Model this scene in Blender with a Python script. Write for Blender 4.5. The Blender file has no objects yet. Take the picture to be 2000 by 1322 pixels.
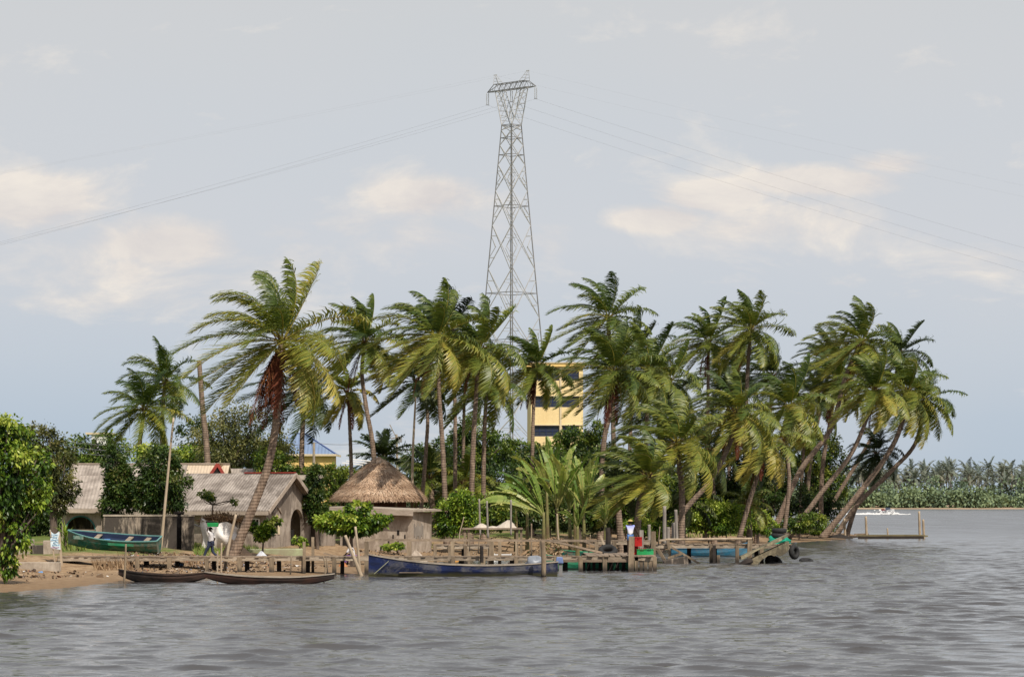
import bpy, bmesh, math, random
import numpy as np
from mathutils import Vector, Matrix, Euler
PI = math.pi
SC = bpy.context.scene
COL = SC.collection
# ------------------------------------------------------------------ camera model
F, CH, HY = 5555.56, 3.5, 974.0      # focal length in photo pixels, eye height over the water, horizon row
def P(px, py, D):
    return Vector(((px-1000)*D/F, D, CH+(HY-py)*D/F))
def PX(px, D): return (px-1000)*D/F
cam = bpy.data.cameras.new('camera'); cam_o = bpy.data.objects.new('camera', cam); COL.objects.link(cam_o)
cam_o.location = (0, 0, CH); cam_o.rotation_euler = (PI/2, 0, 0)
cam.sensor_width = 36; cam.lens = 100; cam.shift_y = 0.1565
cam.clip_start = 1; cam.clip_end = 20000
SC.camera = cam_o
SC.view_settings.view_transform = 'Standard'; SC.view_settings.look = 'None'; SC.view_settings.exposure = 0
# ------------------------------------------------------------------ node helpers
class NT:
    def __init__(s, tree): s.t = tree; s.n = tree.nodes; s.l = tree.links
    def node(s, typ, **kw):
        n = s.n.new(typ)
        for k, v in kw.items(): setattr(n, k, v)
        return n
    def put(s, sock, v):
        if isinstance(v, bpy.types.NodeSocket): s.l.new(v, sock)
        elif v is not None:
            if sock.type == 'RGBA' and len(v) == 3: v = (*v, 1)
            sock.default_value = v
    def math(s, op, a, b=None, c=None, clamp=False):
        n = s.node('ShaderNodeMath', operation=op); n.use_clamp = clamp
        s.put(n.inputs[0], a)
        if b is not None: s.put(n.inputs[1], b)
        if c is not None: s.put(n.inputs[2], c)
        return n.outputs[0]
    def mix(s, fac, a, b, mode='MIX'):
        n = s.node('ShaderNodeMix', data_type='RGBA', blend_type=mode)
        s.put(n.inputs[0], fac); s.put(n.inputs[6], a); s.put(n.inputs[7], b)
        return n.outputs[2]
    def noise(s, vec, scale, detail=4, rough=.55, dist=0):
        n = s.node('ShaderNodeTexNoise')
        if vec is not None: s.l.new(vec, n.inputs['Vector'])
        n.inputs['Scale'].default_value = scale; n.inputs['Detail'].default_value = detail
        n.inputs['Roughness'].default_value = rough; n.inputs['Distortion'].default_value = dist
        return n.outputs[0]
    def ramp(s, fac, stops, interp='LINEAR'):
        n = s.node('ShaderNodeValToRGB'); n.color_ramp.interpolation = interp
        e = n.color_ramp.elements
        while len(e) < len(stops): e.new(.5)
        for i, (p, c) in enumerate(stops):
            e[i].position = p
            e[i].color = (*c, 1) if hasattr(c, '__len__') else (c, c, c, 1)
        s.put(n.inputs[0], fac)
        return n.outputs[0]
    def mapping(s, vec, scale=(1,1,1), rot=(0,0,0)):
        n = s.node('ShaderNodeMapping'); s.l.new(vec, n.inputs[0])
        n.inputs['Scale'].default_value = scale; n.inputs['Rotation'].default_value = rot
        return n.outputs[0]
    def bump(s, h, strength=.5, dist=.05):
        n = s.node('ShaderNodeBump'); s.put(n.inputs['Height'], h)
        n.inputs['Strength'].default_value = strength; n.inputs['Distance'].default_value = dist
        return n.outputs[0]
def newmat(name):
    m = bpy.data.materials.new(name); m.use_nodes = True
    t = NT(m.node_tree); b = t.n['Principled BSDF']
    return m, t, b
def mk(name, c1, c2=None, sc=2.0, rough=.85, bump=.25, bsc=12., stain=None, samt=.6, ssc=.8, sth=(.46,.60), stretch=(1,1,1), wave=None, spec=.3, metal=0., lo=.35, hi=.65, zfade=None):
    """noise-mottled surface with an optional second large-scale stain, corrugation and darkening near its foot"""
    m, t, b = newmat(name)
    tc = t.node('ShaderNodeTexCoord').outputs['Object']
    v = t.mapping(tc, stretch)
    if c2 is None: c2 = tuple(x*.7 for x in c1)
    n1 = t.noise(v, sc, 6, .62)
    c = t.ramp(n1, [(lo, c2), (hi, c1)])
    n3 = t.noise(v, bsc*2.2, 3, .6)
    c = t.mix(.35, c, t.ramp(n3, [(.3, .45), (.7, 1.)]), 'MULTIPLY')
    if stain is not None:
        n2 = t.noise(t.mapping(tc, (stretch[0]*1.0, stretch[1], stretch[2]*.45)), ssc, 7, .7, .4)
        c = t.mix(t.math('MULTIPLY', t.ramp(n2, [(sth[0], 0.), (sth[1], 1.)]), samt), c, stain)
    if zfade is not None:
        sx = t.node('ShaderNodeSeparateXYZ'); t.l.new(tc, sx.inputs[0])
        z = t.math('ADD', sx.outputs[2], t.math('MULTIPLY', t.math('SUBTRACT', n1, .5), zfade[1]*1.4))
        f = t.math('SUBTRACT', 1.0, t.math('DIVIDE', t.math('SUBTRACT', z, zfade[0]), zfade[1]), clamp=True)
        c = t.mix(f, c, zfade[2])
    h = t.noise(v, bsc, 5, .65)
    if wave:
        w = t.node('ShaderNodeTexWave', wave_type='BANDS', bands_direction=wave[0])
        t.l.new(tc, w.inputs['Vector']); w.inputs['Scale'].default_value = wave[1]; w.inputs['Distortion'].default_value = wave[4] if len(wave) > 4 else .1
        w.inputs['Detail'].default_value = 1
        c = t.mix(wave[2], c, t.ramp(w.outputs[1], [(0., .25), (.6, 1.)]), 'MULTIPLY')
        h = t.math('ADD', t.math('MULTIPLY', h, .3), t.math('MULTIPLY', w.outputs[1], wave[3]))
    t.put(b.inputs['Base Color'], c)
    b.inputs['Roughness'].default_value = rough; b.inputs['Metallic'].default_value = metal
    b.inputs['Specular IOR Level'].default_value = spec
    if bump: t.put(b.inputs['Normal'], t.bump(h, bump, .06))
    return m
def leafmat(name, stops, rough=.45, trans=.28, spec=.35, sc=.6):
    """leaf blade: colour from the per-leaf 'tint' value, light passes through"""
    m, t, b = newmat(name)
    at = t.node('ShaderNodeAttribute', attribute_name='tint').outputs['Fac']
    tc = t.node('ShaderNodeTexCoord').outputs['Object']
    nz = t.noise(tc, sc, 3)
    f = t.math('ADD', at, t.math('MULTIPLY', t.math('SUBTRACT', nz, .5), .35), clamp=True)
    c = t.ramp(f, stops)
    t.put(b.inputs['Base Color'], c); b.inputs['Roughness'].default_value = rough
    b.inputs['Specular IOR Level'].default_value = spec
    tr = t.node('ShaderNodeBsdfTranslucent'); t.put(tr.inputs[0], t.mix(1., c, (1., 1., .5), 'MULTIPLY'))
    mx = t.node('ShaderNodeMixShader'); mx.inputs[0].default_value = trans
    t.l.new(b.outputs[0], mx.inputs[1]); t.l.new(tr.outputs[0], mx.inputs[2])
    t.l.new(mx.outputs[0], t.n['Material Output'].inputs[0])
    return m
# ------------------------------------------------------------------ objects
WM = {}
def thing(name, label, cat, loc=(0,0,0), rotz=0., group=None, rot=None):
    o = bpy.data.objects.new(name, None); COL.objects.link(o)
    o.empty_display_size = .3
    o.location = loc; o.rotation_euler = rot if rot else (0, 0, rotz)
    o['label'] = label; o['category'] = cat
    if group: o['group'] = group
    WM[o.name] = Matrix.Translation(Vector(loc)) @ o.rotation_euler.to_matrix().to_4x4()
    return o
def tag(o, label, cat, group=None, kind=None):
    o['label'] = label; o['category'] = cat
    if group: o['group'] = group
    if kind: o['kind'] = kind
    return o
def link(name, me, m, parent, loc=None):
    o = bpy.data.objects.new(name, me); COL.objects.link(o)
    me.name = name
    for mm in (m if isinstance(m, (list, tuple)) else [m]): me.materials.append(mm)
    if parent is not None:
        o.parent = parent; WM[o.name] = WM[parent.name]
    else:
        o.location = loc if loc is not None else (0,0,0)
        WM[o.name] = Matrix.Translation(o.location)
    return o
class MB:
    """collects faces; coordinates are the thing's own unless world=True at build"""
    def __init__(s, M=None): s.v = []; s.f = []; s.M = M
    def add(s, vs, fs):
        k = len(s.v)
        for v in vs:
            v = Vector(v); s.v.append(s.M @ v if s.M else v)
        s.f += [[i+k for i in f] for f in fs]
        return s
    def box(s, c, d, R=None, taper=1.):
        x, y, z = d[0]/2, d[1]/2, d[2]/2
        vs = [Vector((a*x*(taper if e > 0 else 1), b*y*(taper if e > 0 else 1), e*z)) for e in (-1,1) for b in (-1,1) for a in (-1,1)]
        if R is not None: vs = [R @ v for v in vs]
        c = Vector(c)
        return s.add([v+c for v in vs], [(0,2,3,1),(4,5,7,6),(0,1,5,4),(1,3,7,5),(3,2,6,7),(2,0,4,6)])
    def bar(s, p, q, w, h=None, w2=None):
        """rectangular bar from p to q"""
        p, q = Vector(p), Vector(q); h = h or w
        d = q-p; L = d.length
        if L < 1e-6: return s
        d /= L
        up = Vector((0,0,1)) if abs(d.z) < .95 else Vector((0,1,0))
        a = d.cross(up).normalized(); b = a.cross(d)
        k = (w2/w) if w2 else 1.
        vs = [p+a*w/2*i+b*h/2*j for j in (-1,1) for i in (-1,1)]+[q+a*w/2*k*i+b*h/2*k*j for j in (-1,1) for i in (-1,1)]
        return s.add(vs, [(0,2,3,1),(4,5,7,6),(0,1,5,4),(1,3,7,5),(3,2,6,7),(2,0,4,6)])
    def tube(s, pts, rad, n=8, cap=True):
        pts = [Vector(p) for p in pts]
        if not hasattr(rad, '__len__'): rad = [rad]*len(pts)
        k0 = []; vs = []; fs = []
        for i, p in enumerate(pts):
            d = (pts[min(i+1, len(pts)-1)]-pts[max(i-1, 0)])
            d = d.normalized() if d.length > 1e-9 else Vector((0,0,1))
            up = Vector((0,1,0)) if abs(d.y) < .9 else Vector((1,0,0))
            a = d.cross(up).normalized(); b = d.cross(a)
            for j in range(n):
                t = 2*PI*j/n
                vs.append(p+(a*math.cos(t)+b*math.sin(t))*rad[i])
        for i in range(len(pts)-1):
            for j in range(n):
                fs.append((i*n+j, i*n+(j+1) % n, (i+1)*n+(j+1) % n, (i+1)*n+j))
        if cap:
            fs.append(tuple(range(n-1, -1, -1))); fs.append(tuple((len(pts)-1)*n+j for j in range(n)))
        return s.add(vs, fs)
    def torus(s, c, R, r, axis=(0,0,1), n=22, m=9, sq=1.):
        ax = Vector(axis).normalized()
        up = Vector((0,0,1)) if abs(ax.z) < .9 else Vector((1,0,0))
        a = ax.cross(up).normalized(); b = ax.cross(a); c = Vector(c); vs = []; fs = []
        for i in range(n):
            t = 2*PI*i/n; d = a*math.cos(t)+b*math.sin(t)
            for j in range(m):
                u = 2*PI*j/m
                vs.append(c+d*(R+r*math.cos(u))+ax*r*sq*math.sin(u))
        for i in range(n):
            for j in range(m):
                fs.append((i*m+j, ((i+1) % n)*m+j, ((i+1) % n)*m+(j+1) % m, i*m+(j+1) % m))
        return s.add(vs, fs)
    def lathe(s, prof, c=(0,0,0), n=24):
        c = Vector(c); vs = []; fs = []
        for r, z in prof:
            for j in range(n): vs.append(c+Vector((r*math.cos(2*PI*j/n), r*math.sin(2*PI*j/n), z)))
        for i in range(len(prof)-1):
            for j in range(n): fs.append((i*n+j, i*n+(j+1) % n, (i+1)*n+(j+1) % n, (i+1)*n+j))
        return s.add(vs, fs)
    def poly(s, pts, th=None):
        """flat polygon, with thickness vector th"""
        n = len(pts); pts = [Vector(p) for p in pts]
        if th is None: return s.add(pts, [tuple(range(n))])
        th = Vector(th)
        return s.add(pts+[p+th for p in pts], [tuple(range(n-1, -1, -1)), tuple(range(n, 2*n))]+[(i, (i+1) % n, n+(i+1) % n, n+i) for i in range(n)])
    def build(s, name, m, parent=None, world=False, loc=None, smooth=False, bevel=0):
        me = bpy.data.meshes.new(name)
        vs = s.v
        if parent is not None and world:
            I = WM[parent.name].inverted(); vs = [I @ v for v in vs]
        elif parent is None and loc is not None and world:
            L = Vector(loc); vs = [v-L for v in vs]
        me.from_pydata([tuple(v) for v in vs], [], s.f); me.update()
        bm = bmesh.new(); bm.from_mesh(me); bmesh.ops.recalc_face_normals(bm, faces=bm.faces); bm.to_mesh(me); bm.free()
        if smooth: me.polygons.foreach_set('use_smooth', [True]*len(me.polygons))
        o = link(name, me, m, parent, loc)
        if bevel:
            b = o.modifiers.new('bevel', 'BEVEL'); b.width = bevel; b.segments = 2
        return o
def quads(name, V, Q, m, parent=None, loc=None, tint=None, smooth=False):
    """fast all-quad mesh from arrays in world coordinates"""
    V = np.asarray(V, dtype=np.float64).reshape(-1, 3); Q = np.asarray(Q, dtype=np.int32).reshape(-1, 4)
    if parent is not None:
        I = np.array(WM[parent.name].inverted()); V = V @ I[:3,:3].T + I[:3,3]
    elif loc is not None: V = V-np.array(loc)
    me = bpy.data.meshes.new(name)
    me.vertices.add(len(V)); me.vertices.foreach_set('co', V.astype(np.float32).ravel())
    me.loops.add(Q.size); me.loops.foreach_set('vertex_index', Q.ravel())
    me.polygons.add(len(Q)); me.polygons.foreach_set('loop_start', np.arange(0, Q.size, 4, dtype=np.int32))
    me.polygons.foreach_set('loop_total', np.full(len(Q), 4, dtype=np.int32))
    if smooth: me.polygons.foreach_set('use_smooth', np.ones(len(Q), dtype=bool))
    me.update(calc_edges=True)
    if tint is not None:
        a = me.attributes.new('tint', 'FLOAT', 'POINT'); a.data.foreach_set('value', np.asarray(tint, dtype=np.float32))
    return link(name, me, m, parent, loc)
def catmull(pts, n):
    pts = [Vector(p) for p in pts]
    pts = [pts[0]*2-pts[1]]+pts+[pts[-1]*2-pts[-2]]
    out = []; segs = len(pts)-3
    for i in range(n+1):
        u = i/n*segs; k = min(int(u), segs-1); t = u-k
        a, b, c, d = pts[k:k+4]
        out.append(.5*((2*b)+(c-a)*t+(2*a-5*b+4*c-d)*t*t+(3*b-a-3*c+d)*t**3))
    return out
# ------------------------------------------------------------------ sky and sun
SUN_AZ, SUN_EL = math.radians(28), math.radians(50)     # sun stands behind the viewer, a little to the right
sd = Vector((math.sin(SUN_AZ)*math.cos(SUN_EL), -math.cos(SUN_AZ)*math.cos(SUN_EL), math.sin(SUN_EL)))
L = bpy.data.lights.new('sun', 'SUN'); L.energy = 4.8; L.angle = math.radians(.5); L.color = (1, .93, .82)
lo = bpy.data.objects.new('sun', L); COL.objects.link(lo); lo.rotation_euler = sd.to_track_quat('Z', 'Y').to_euler()
W = bpy.data.worlds.new('World'); SC.world = W; W.use_nodes = True
t = NT(W.node_tree); bg = t.n['Background']
sky = t.node('ShaderNodeTexSky', sky_type='NISHITA'); sky.sun_disc = False
sky.sun_elevation = SUN_EL; sky.sun_rotation = math.atan2(sd.x, sd.y); sky.air_density = 1.3; sky.dust_density = 3; sky.ozone_density = 1.5
tc = t.node('ShaderNodeTexCoord').outputs['Generated']
sx = t.node('ShaderNodeSeparateXYZ'); t.l.new(tc, sx.inputs[0])
yy = t.math('MAXIMUM', sx.outputs[1], .05)
AX = t.math('DIVIDE', sx.outputs[0], yy); EZ = t.math('DIVIDE', sx.outputs[2], yy)     # tangents of azimuth and elevation
def srgb(r, g, b):
    f = lambda c: (c/255/12.92 if c/255 <= .04045 else ((c/255+.055)/1.055)**2.4)
    return (f(r), f(g), f(b))
hz = t.ramp(t.math('MULTIPLY', sx.outputs[2], 4.0), [(0., srgb(170,190,207)), (.07, srgb(180,195,210)), (.20, srgb(195,204,214)), (.36, srgb(206,210,216)), (.52, srgb(204,209,215)), (.70, srgb(205,208,211)), (1., srgb(196,200,203))])
# thin high veil and bright patches of cumulus, all in sky directions
vec = t.node('ShaderNodeCombineXYZ'); t.put(vec.inputs[0], AX); t.put(vec.inputs[1], t.math('MULTIPLY', EZ, 2.2)); vec.inputs[2].default_value = 1.7
nA = t.noise(vec.outputs[0], 17., 11, .63, .35); nB = t.noise(vec.outputs[0], 5., 4, .5)
acc = None
for (px, py, rx, ry, k) in [(330,520,420,85,.42),(820,450,260,80,.55),(1480,430,360,75,.5),(560,500,180,60,.5),(60,395,150,62,.95),(330,475,170,58,.9),(260,525,70,45,.6),(560,455,120,42,.5),(830,385,140,52,1.),(700,440,160,45,.55),(1075,470,90,62,.55),(1290,428,110,34,1.05),(1390,385,110,34,1.15),(1600,355,190,34,.95),(1740,322,100,26,.75),(1450,445,220,45,.6),(1580,560,260,50,.38),(1950,510,150,45,.4),(200,590,380,40,.4),(1100,540,260,45,.3)]:
    ax, ez = (px-1000)/F, (HY-py)/F
    dx = t.math('MULTIPLY', t.math('SUBTRACT', AX, ax), F/rx); dz = t.math('MULTIPLY', t.math('SUBTRACT', EZ, ez), F/ry)
    g = t.math('MULTIPLY', t.math('EXPONENT', t.math('MULTIPLY', t.math('ADD', t.math('MULTIPLY', dx, dx), t.math('MULTIPLY', dz, dz)), -1.)), k)
    acc = g if acc is None else t.math('MAXIMUM', acc, g)
dens = t.math('ADD', acc, t.math('MULTIPLY', t.math('SUBTRACT', nA, .5), 1.9))
dens = t.math('ADD', dens, t.math('MULTIPLY', t.math('SUBTRACT', nB, .5), .5))
dm = t.ramp(dens, [(.17, 0.), (.40, .45), (.62, 1.)])
cloud = t.mix(t.ramp(nA, [(.35, 0.), (.65, 1.)]), srgb(216,211,210), srgb(241,233,223))
hz = t.mix(t.math('MULTIPLY', t.ramp(nB, [(.4, 0.), (.7, 1.)]), .3), hz, srgb(212,211,212))
hz = t.mix(t.math('MULTIPLY', dm, .95), hz, cloud)
# higher up the haze thins into the physical sky
up = t.ramp(sx.outputs[2], [(.20, 0.), (.62, 1.)])
haze10 = t.node('ShaderNodeVectorMath', operation='SCALE'); t.put(haze10.inputs[0], hz); haze10.inputs['Scale'].default_value = 10.
skyc = t.mix(.62, sky.outputs[0], tuple(10*x for x in srgb(196,200,207)))
t.put(bg.inputs[0], t.mix(up, haze10.outputs[0], skyc)); bg.inputs[1].default_value = .1
# ------------------------------------------------------------------ terrain
_sh = [(-60,96,1),(0,106),(60,109),(130,112),(230,120),(330,124.5),(450,126),(560,128),(640,130.5),(700,134),(735,140),(800,150),(880,160),(960,168),(1060,175),(1200,186),(1300,196),(1400,207),(1500,222),(1600,236),(1650,247),(1682,260)]
SHORE = [(PX(a[0], a[1]), a[1]) if len(a) == 2 else (a[0], a[1]) for a in _sh]
SHORE = SHORE + [(33.5,275),(34,300),(35,340),(36,400),(40,470),(44,560),(20,650),(-60,700),(-400,700),(-400,90)]
SP = np.array(SHORE)
def sdist(x, y):
    x = np.asarray(x, float); y = np.asarray(y, float)
    d = np.full(x.shape, 1e9); ins = np.zeros(x.shape, bool)
    for i in range(len(SP)):
        (x0, y0), (x1, y1) = SP[i], SP[(i+1) % len(SP)]
        ex, ey = x1-x0, y1-y0
        u = np.clip(((x-x0)*ex+(y-y0)*ey)/(ex*ex+ey*ey), 0, 1)
        d = np.minimum(d, np.hypot(x-x0-u*ex, y-y0-u*ey))
        c = ((y0 > y) != (y1 > y)) & (x < ex*(y-y0)/(ey if ey else 1e-9)+x0)
        ins ^= c
    return np.where(ins, d, -d)
def ground(x, y):
    d = sdist(x, y)
    x = np.asarray(x, float); y = np.asarray(y, float)
    s = np.clip((d-15)/45, 0, 1); s = s*s*(3-2*s)
    n = .10*np.sin(x*.9+1.3*np.sin(y*.33))*np.sin(y*.7+.8*np.sin(x*.41))+.05*np.sin(x*2.3+y*1.1)*np.sin(y*2.9-x*.7)
    q = np.clip((d-4.5)/9., 0, 1); q = q*q*(3-2*q)
    return np.where(d > 0, .14*np.clip(d/3, 0, 1)+.74*q+.25*s+n*np.clip((d-2)/5, .1, 1), np.maximum(-1.6, d*.10))
def gz(x, y): return float(ground(np.array([x]), np.array([y]))[0])
def G(px, D, dz=0.):
    x = PX(px, D); return Vector((x, D, gz(x, D)+dz))
def grid(xs, ys, zf):
    X, Y = np.meshgrid(xs, ys); Z = zf(X, Y)
    nx, ny = len(xs), len(ys)
    i = (np.arange(ny-1)[:,None]*nx+np.arange(nx-1)[None,:]).ravel()
    return np.stack([X.ravel(), Y.ravel(), Z.ravel()], 1), np.stack([i, i+1, i+nx+1, i+nx], 1)
m, t, b = newmat('shore_earth')
tc = t.node('ShaderNodeTexCoord').outputs['Object']
sx = t.node('ShaderNodeSeparateXYZ'); t.l.new(tc, sx.inputs[0])
n1 = t.noise(tc, .35, 7, .65); n2 = t.noise(tc, 2.2, 6, .65); n3 = t.noise(tc, 14, 4, .6)
soil = t.ramp(n2, [(.3, (.17,.105,.06)), (.5, (.32,.215,.125)), (.7, (.44,.32,.20))])
grass = t.ramp(n3, [(.3, (.06,.10,.02)), (.7, (.18,.23,.05))])
hh = t.math('ADD', sx.outputs[2], t.math('MULTIPLY', t.math('SUBTRACT', n1, .5), 1.3))
c = t.mix(t.ramp(hh, [(.70, 0.), (.95, 1.)]), soil, grass)
c = t.mix(t.math('MULTIPLY', t.ramp(n3, [(.42, 0.), (.62, 1.)]), .35), c, (.09,.055,.03))
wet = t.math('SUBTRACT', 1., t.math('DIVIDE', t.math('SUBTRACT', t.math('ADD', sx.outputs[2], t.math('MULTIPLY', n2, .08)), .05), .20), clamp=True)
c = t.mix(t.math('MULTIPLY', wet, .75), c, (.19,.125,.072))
t.put(b.inputs['Base Color'], c); b.inputs['Roughness'].default_value = .9; b.inputs['Specular IOR Level'].default_value = .2
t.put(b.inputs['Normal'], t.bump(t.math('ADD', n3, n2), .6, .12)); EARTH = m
xs = np.concatenate([np.linspace(-400,-45,30)[:-1], np.arange(-45,48,.6), np.linspace(48.5,80,12)])
ys = np.concatenate([np.linspace(88,104,8)[:-1], np.arange(104,270,.6), np.linspace(271,720,70)])
V, Q = grid(xs, ys, ground)
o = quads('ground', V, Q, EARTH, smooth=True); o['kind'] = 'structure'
# ------------------------------------------------------------------ water
rng = np.random.default_rng(7)
def graded(a, b, st, gr):
    r = [a]; s = st
    while r[-1] < b: r.append(r[-1]+s); s *= gr
    return r
half = np.array(graded(42, 4000, .17, 1.05))
xs = np.concatenate([-half[::-1], np.arange(-41.9, 41.99, .115), half])
ys = np.array(list(np.arange(30, 52, .4))+list(np.arange(52, 165, .10))+graded(165.05, 430, .125, 1.0042)+graded(432, 8000, 2., 1.05))
X, Y = np.meshgrid(xs, ys); Z = np.zeros_like(X); DX = np.zeros_like(X); DY = np.zeros_like(X)
dxs = np.gradient(xs)[None,:]; dys = np.gradient(ys)[:,None]
sp = np.maximum(dxs, dys)
NW = 130
lam = np.exp(rng.uniform(np.log(.30), np.log(2.6), NW))
ang = rng.normal(math.radians(250), .40, NW)      # wind blows toward the viewer and a little left
for l_, a_, p_ in zip(lam, ang, rng.uniform(0, 2*PI, NW)):
    k = 2*PI/l_
    amp = .0074*l_**1.15*math.exp(-(l_/2.6)**4)
    fade = np.clip((l_/sp-2.2)/2.2, 0, 1)
    if fade.max() <= 0: continue
    rows = np.where(fade.max(1) > 0)[0]; r0, r1 = rows[0], rows[-1]+1
    ph = k*(math.cos(a_)*X[r0:r1]+math.sin(a_)*Y[r0:r1])+p_
    af = amp*fade[r0:r1]; Z[r0:r1] += af*np.sin(ph); cs_ = af*np.cos(ph)      # Gerstner: crests pinch together
    DX[r0:r1] += cs_*math.cos(a_); DY[r0:r1] += cs_*math.sin(a_)
# wind patches: stretches of rougher and calmer water
patch = .85+.25*np.sin(X*.21+Y*.06+1.)*np.sin(Y*.09-X*.04)+.15*np.sin(X*.5-Y*.13)
dsh = np.ones_like(X); near = (np.abs(X) < 80) & (Y < 300)
dsh[near] = np.clip(-sdist(X[near], Y[near])/8., .15, 1.)
g_ = .031/max(1e-6, float(Z[(ys > 60) & (ys < 120)][:, np.abs(xs) < 20].std()))*np.clip(patch, .72, 1.15)*dsh
Z *= g_; X = X+1.8*DX*g_; Y = Y+1.8*DY*g_
nx, ny = len(xs), len(ys)
i = (np.arange(ny-1)[:,None]*nx+np.arange(nx-1)[None,:]).ravel()
m, t, b = newmat('lagoon_water')
tc = t.node('ShaderNodeTexCoord').outputs['Object']
w1 = t.noise(t.mapping(tc, (2.2, 3.4, 1), (0,0,.5)), 1.6, 5, .6, .3)
w2 = t.noise(t.mapping(tc, (.6, 1.1, 1), (0,0,.4)), .9, 4, .6, .4)
w3 = t.noise(t.mapping(tc, (.05, .12, 1), (0,0,.3)), .8, 5, .6)
t.put(b.inputs['Base Color'], t.mix(w3, (.062,.060,.060), (.086,.083,.084)))
b.inputs['IOR'].default_value = 1.33
sy = t.node('ShaderNodeSeparateXYZ'); t.l.new(tc, sy.inputs[0]); mr = t.node('ShaderNodeMapRange'); t.l.new(sy.outputs[1], mr.inputs[0])
for q_, v_ in enumerate((0, 120, 330, .03, .26)):
    if q_: mr.inputs[q_].default_value = v_
t.put(b.inputs['Roughness'], t.math('MULTIPLY', mr.outputs[0], t.math('ADD', .45, t.noise(t.mapping(tc, (.16, .030, 1), (0,0,.12)), 1.0, 6, .7))))   # ripples too small to resolve far out blur the reflection
h = t.math('ADD', t.math('MULTIPLY', w1, .35), w2)
bp = t.node('ShaderNodeBump'); t.put(bp.inputs['Height'], h); bp.inputs['Strength'].default_value = .16; bp.inputs['Distance'].default_value = .28
t.put(b.inputs['Normal'], bp.outputs[0]); WATER = m
o = quads('water', np.stack([X.ravel(), Y.ravel(), Z.ravel()], 1), np.stack([i, i+1, i+nx+1, i+nx], 1), WATER, smooth=True); o['kind'] = 'structure'
# ------------------------------------------------------------------ foliage
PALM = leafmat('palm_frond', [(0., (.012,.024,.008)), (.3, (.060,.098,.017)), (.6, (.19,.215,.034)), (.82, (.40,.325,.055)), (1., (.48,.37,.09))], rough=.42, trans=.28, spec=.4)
PALM_DARK = leafmat('shaded_palm_frond', [(0., (.011,.020,.008)), (.4, (.045,.068,.016)), (.75, (.11,.125,.028)), (1., (.24,.20,.05))], rough=.45, trans=.2)  # darker copy of the frond colours, shade painted in
DEAD = leafmat('dead_frond', [(0., (.055,.016,.011)), (.5, (.155,.048,.028)), (1., (.33,.15,.06))], rough=.8, trans=.15, spec=.1)
DRYF = leafmat('dry_leaf', [(0., (.13,.075,.045)), (.5, (.30,.20,.12)), (1., (.46,.34,.22))], rough=.85, trans=.15, spec=.1)
LEAF_A = leafmat('glossy_leaf', [(0., (.010,.026,.007)), (.4, (.050,.098,.013)), (.75, (.155,.215,.028)), (1., (.30,.32,.06))], rough=.4)
LEAF_B = leafmat('dark_leaf', [(0., (.008,.018,.006)), (.5, (.036,.072,.014)), (.85, (.10,.145,.03)), (1., (.19,.19,.06))], rough=.4)
LEAF_C = leafmat('bright_leaf', [(0., (.018,.045,.007)), (.35, (.085,.165,.016)), (.7, (.26,.35,.035)), (1., (.46,.50,.10))], rough=.4)
LEAF_D = leafmat('olive_leaf', [(0., (.018,.024,.009)), (.4, (.065,.078,.022)), (.75, (.16,.165,.045)), (1., (.27,.25,.085))], rough=.5)
BANANA = leafmat('banana_leaf', [(0., (.03,.07,.012)), (.45, (.11,.20,.03)), (.8, (.26,.33,.07)), (1., (.45,.42,.14))], rough=.38, trans=.35)
GRASS = leafmat('grass_blade', [(0., (.07,.12,.02)), (.5, (.20,.28,.05)), (1., (.32,.27,.12))], rough=.7)
BARK = mk('palm_bark', (.34,.245,.18), (.13,.092,.068), sc=6, bsc=9, bump=.5, stretch=(1,1,.35), wave=('Z', 1.9, .3, .5, 2.), rough=.9)
BARK2 = mk('tree_bark', (.17,.13,.10), (.07,.05,.04), sc=5, bsc=10, bump=.5, stretch=(1,1,.3), rough=.9)
COCO = mk('coconut_husk', (.36,.26,.05), (.20,.12,.03), sc=3, rough=.6)
FIBRE = mk('frond_sheath', (.20,.10,.055), (.07,.035,.022), sc=6, rough=.95)
def nrm(v): return v/np.maximum(np.linalg.norm(v, axis=-1, keepdims=True), 1e-9)
class Acc:
    def __init__(s): s.V = []; s.Q = []; s.T = []; s.n = 0
    def add(s, V, Q, T):
        s.V.append(V.reshape(-1,3)); s.Q.append(Q.reshape(-1,4)+s.n); s.T.append(np.broadcast_to(T, (V.reshape(-1,3).shape[0],)).ravel()); s.n += V.reshape(-1,3).shape[0]
    def build(s, name, m, parent=None, loc=None):
        return quads(name, np.concatenate(s.V), np.concatenate(s.Q), m, parent, loc, np.concatenate(s.T))
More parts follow.
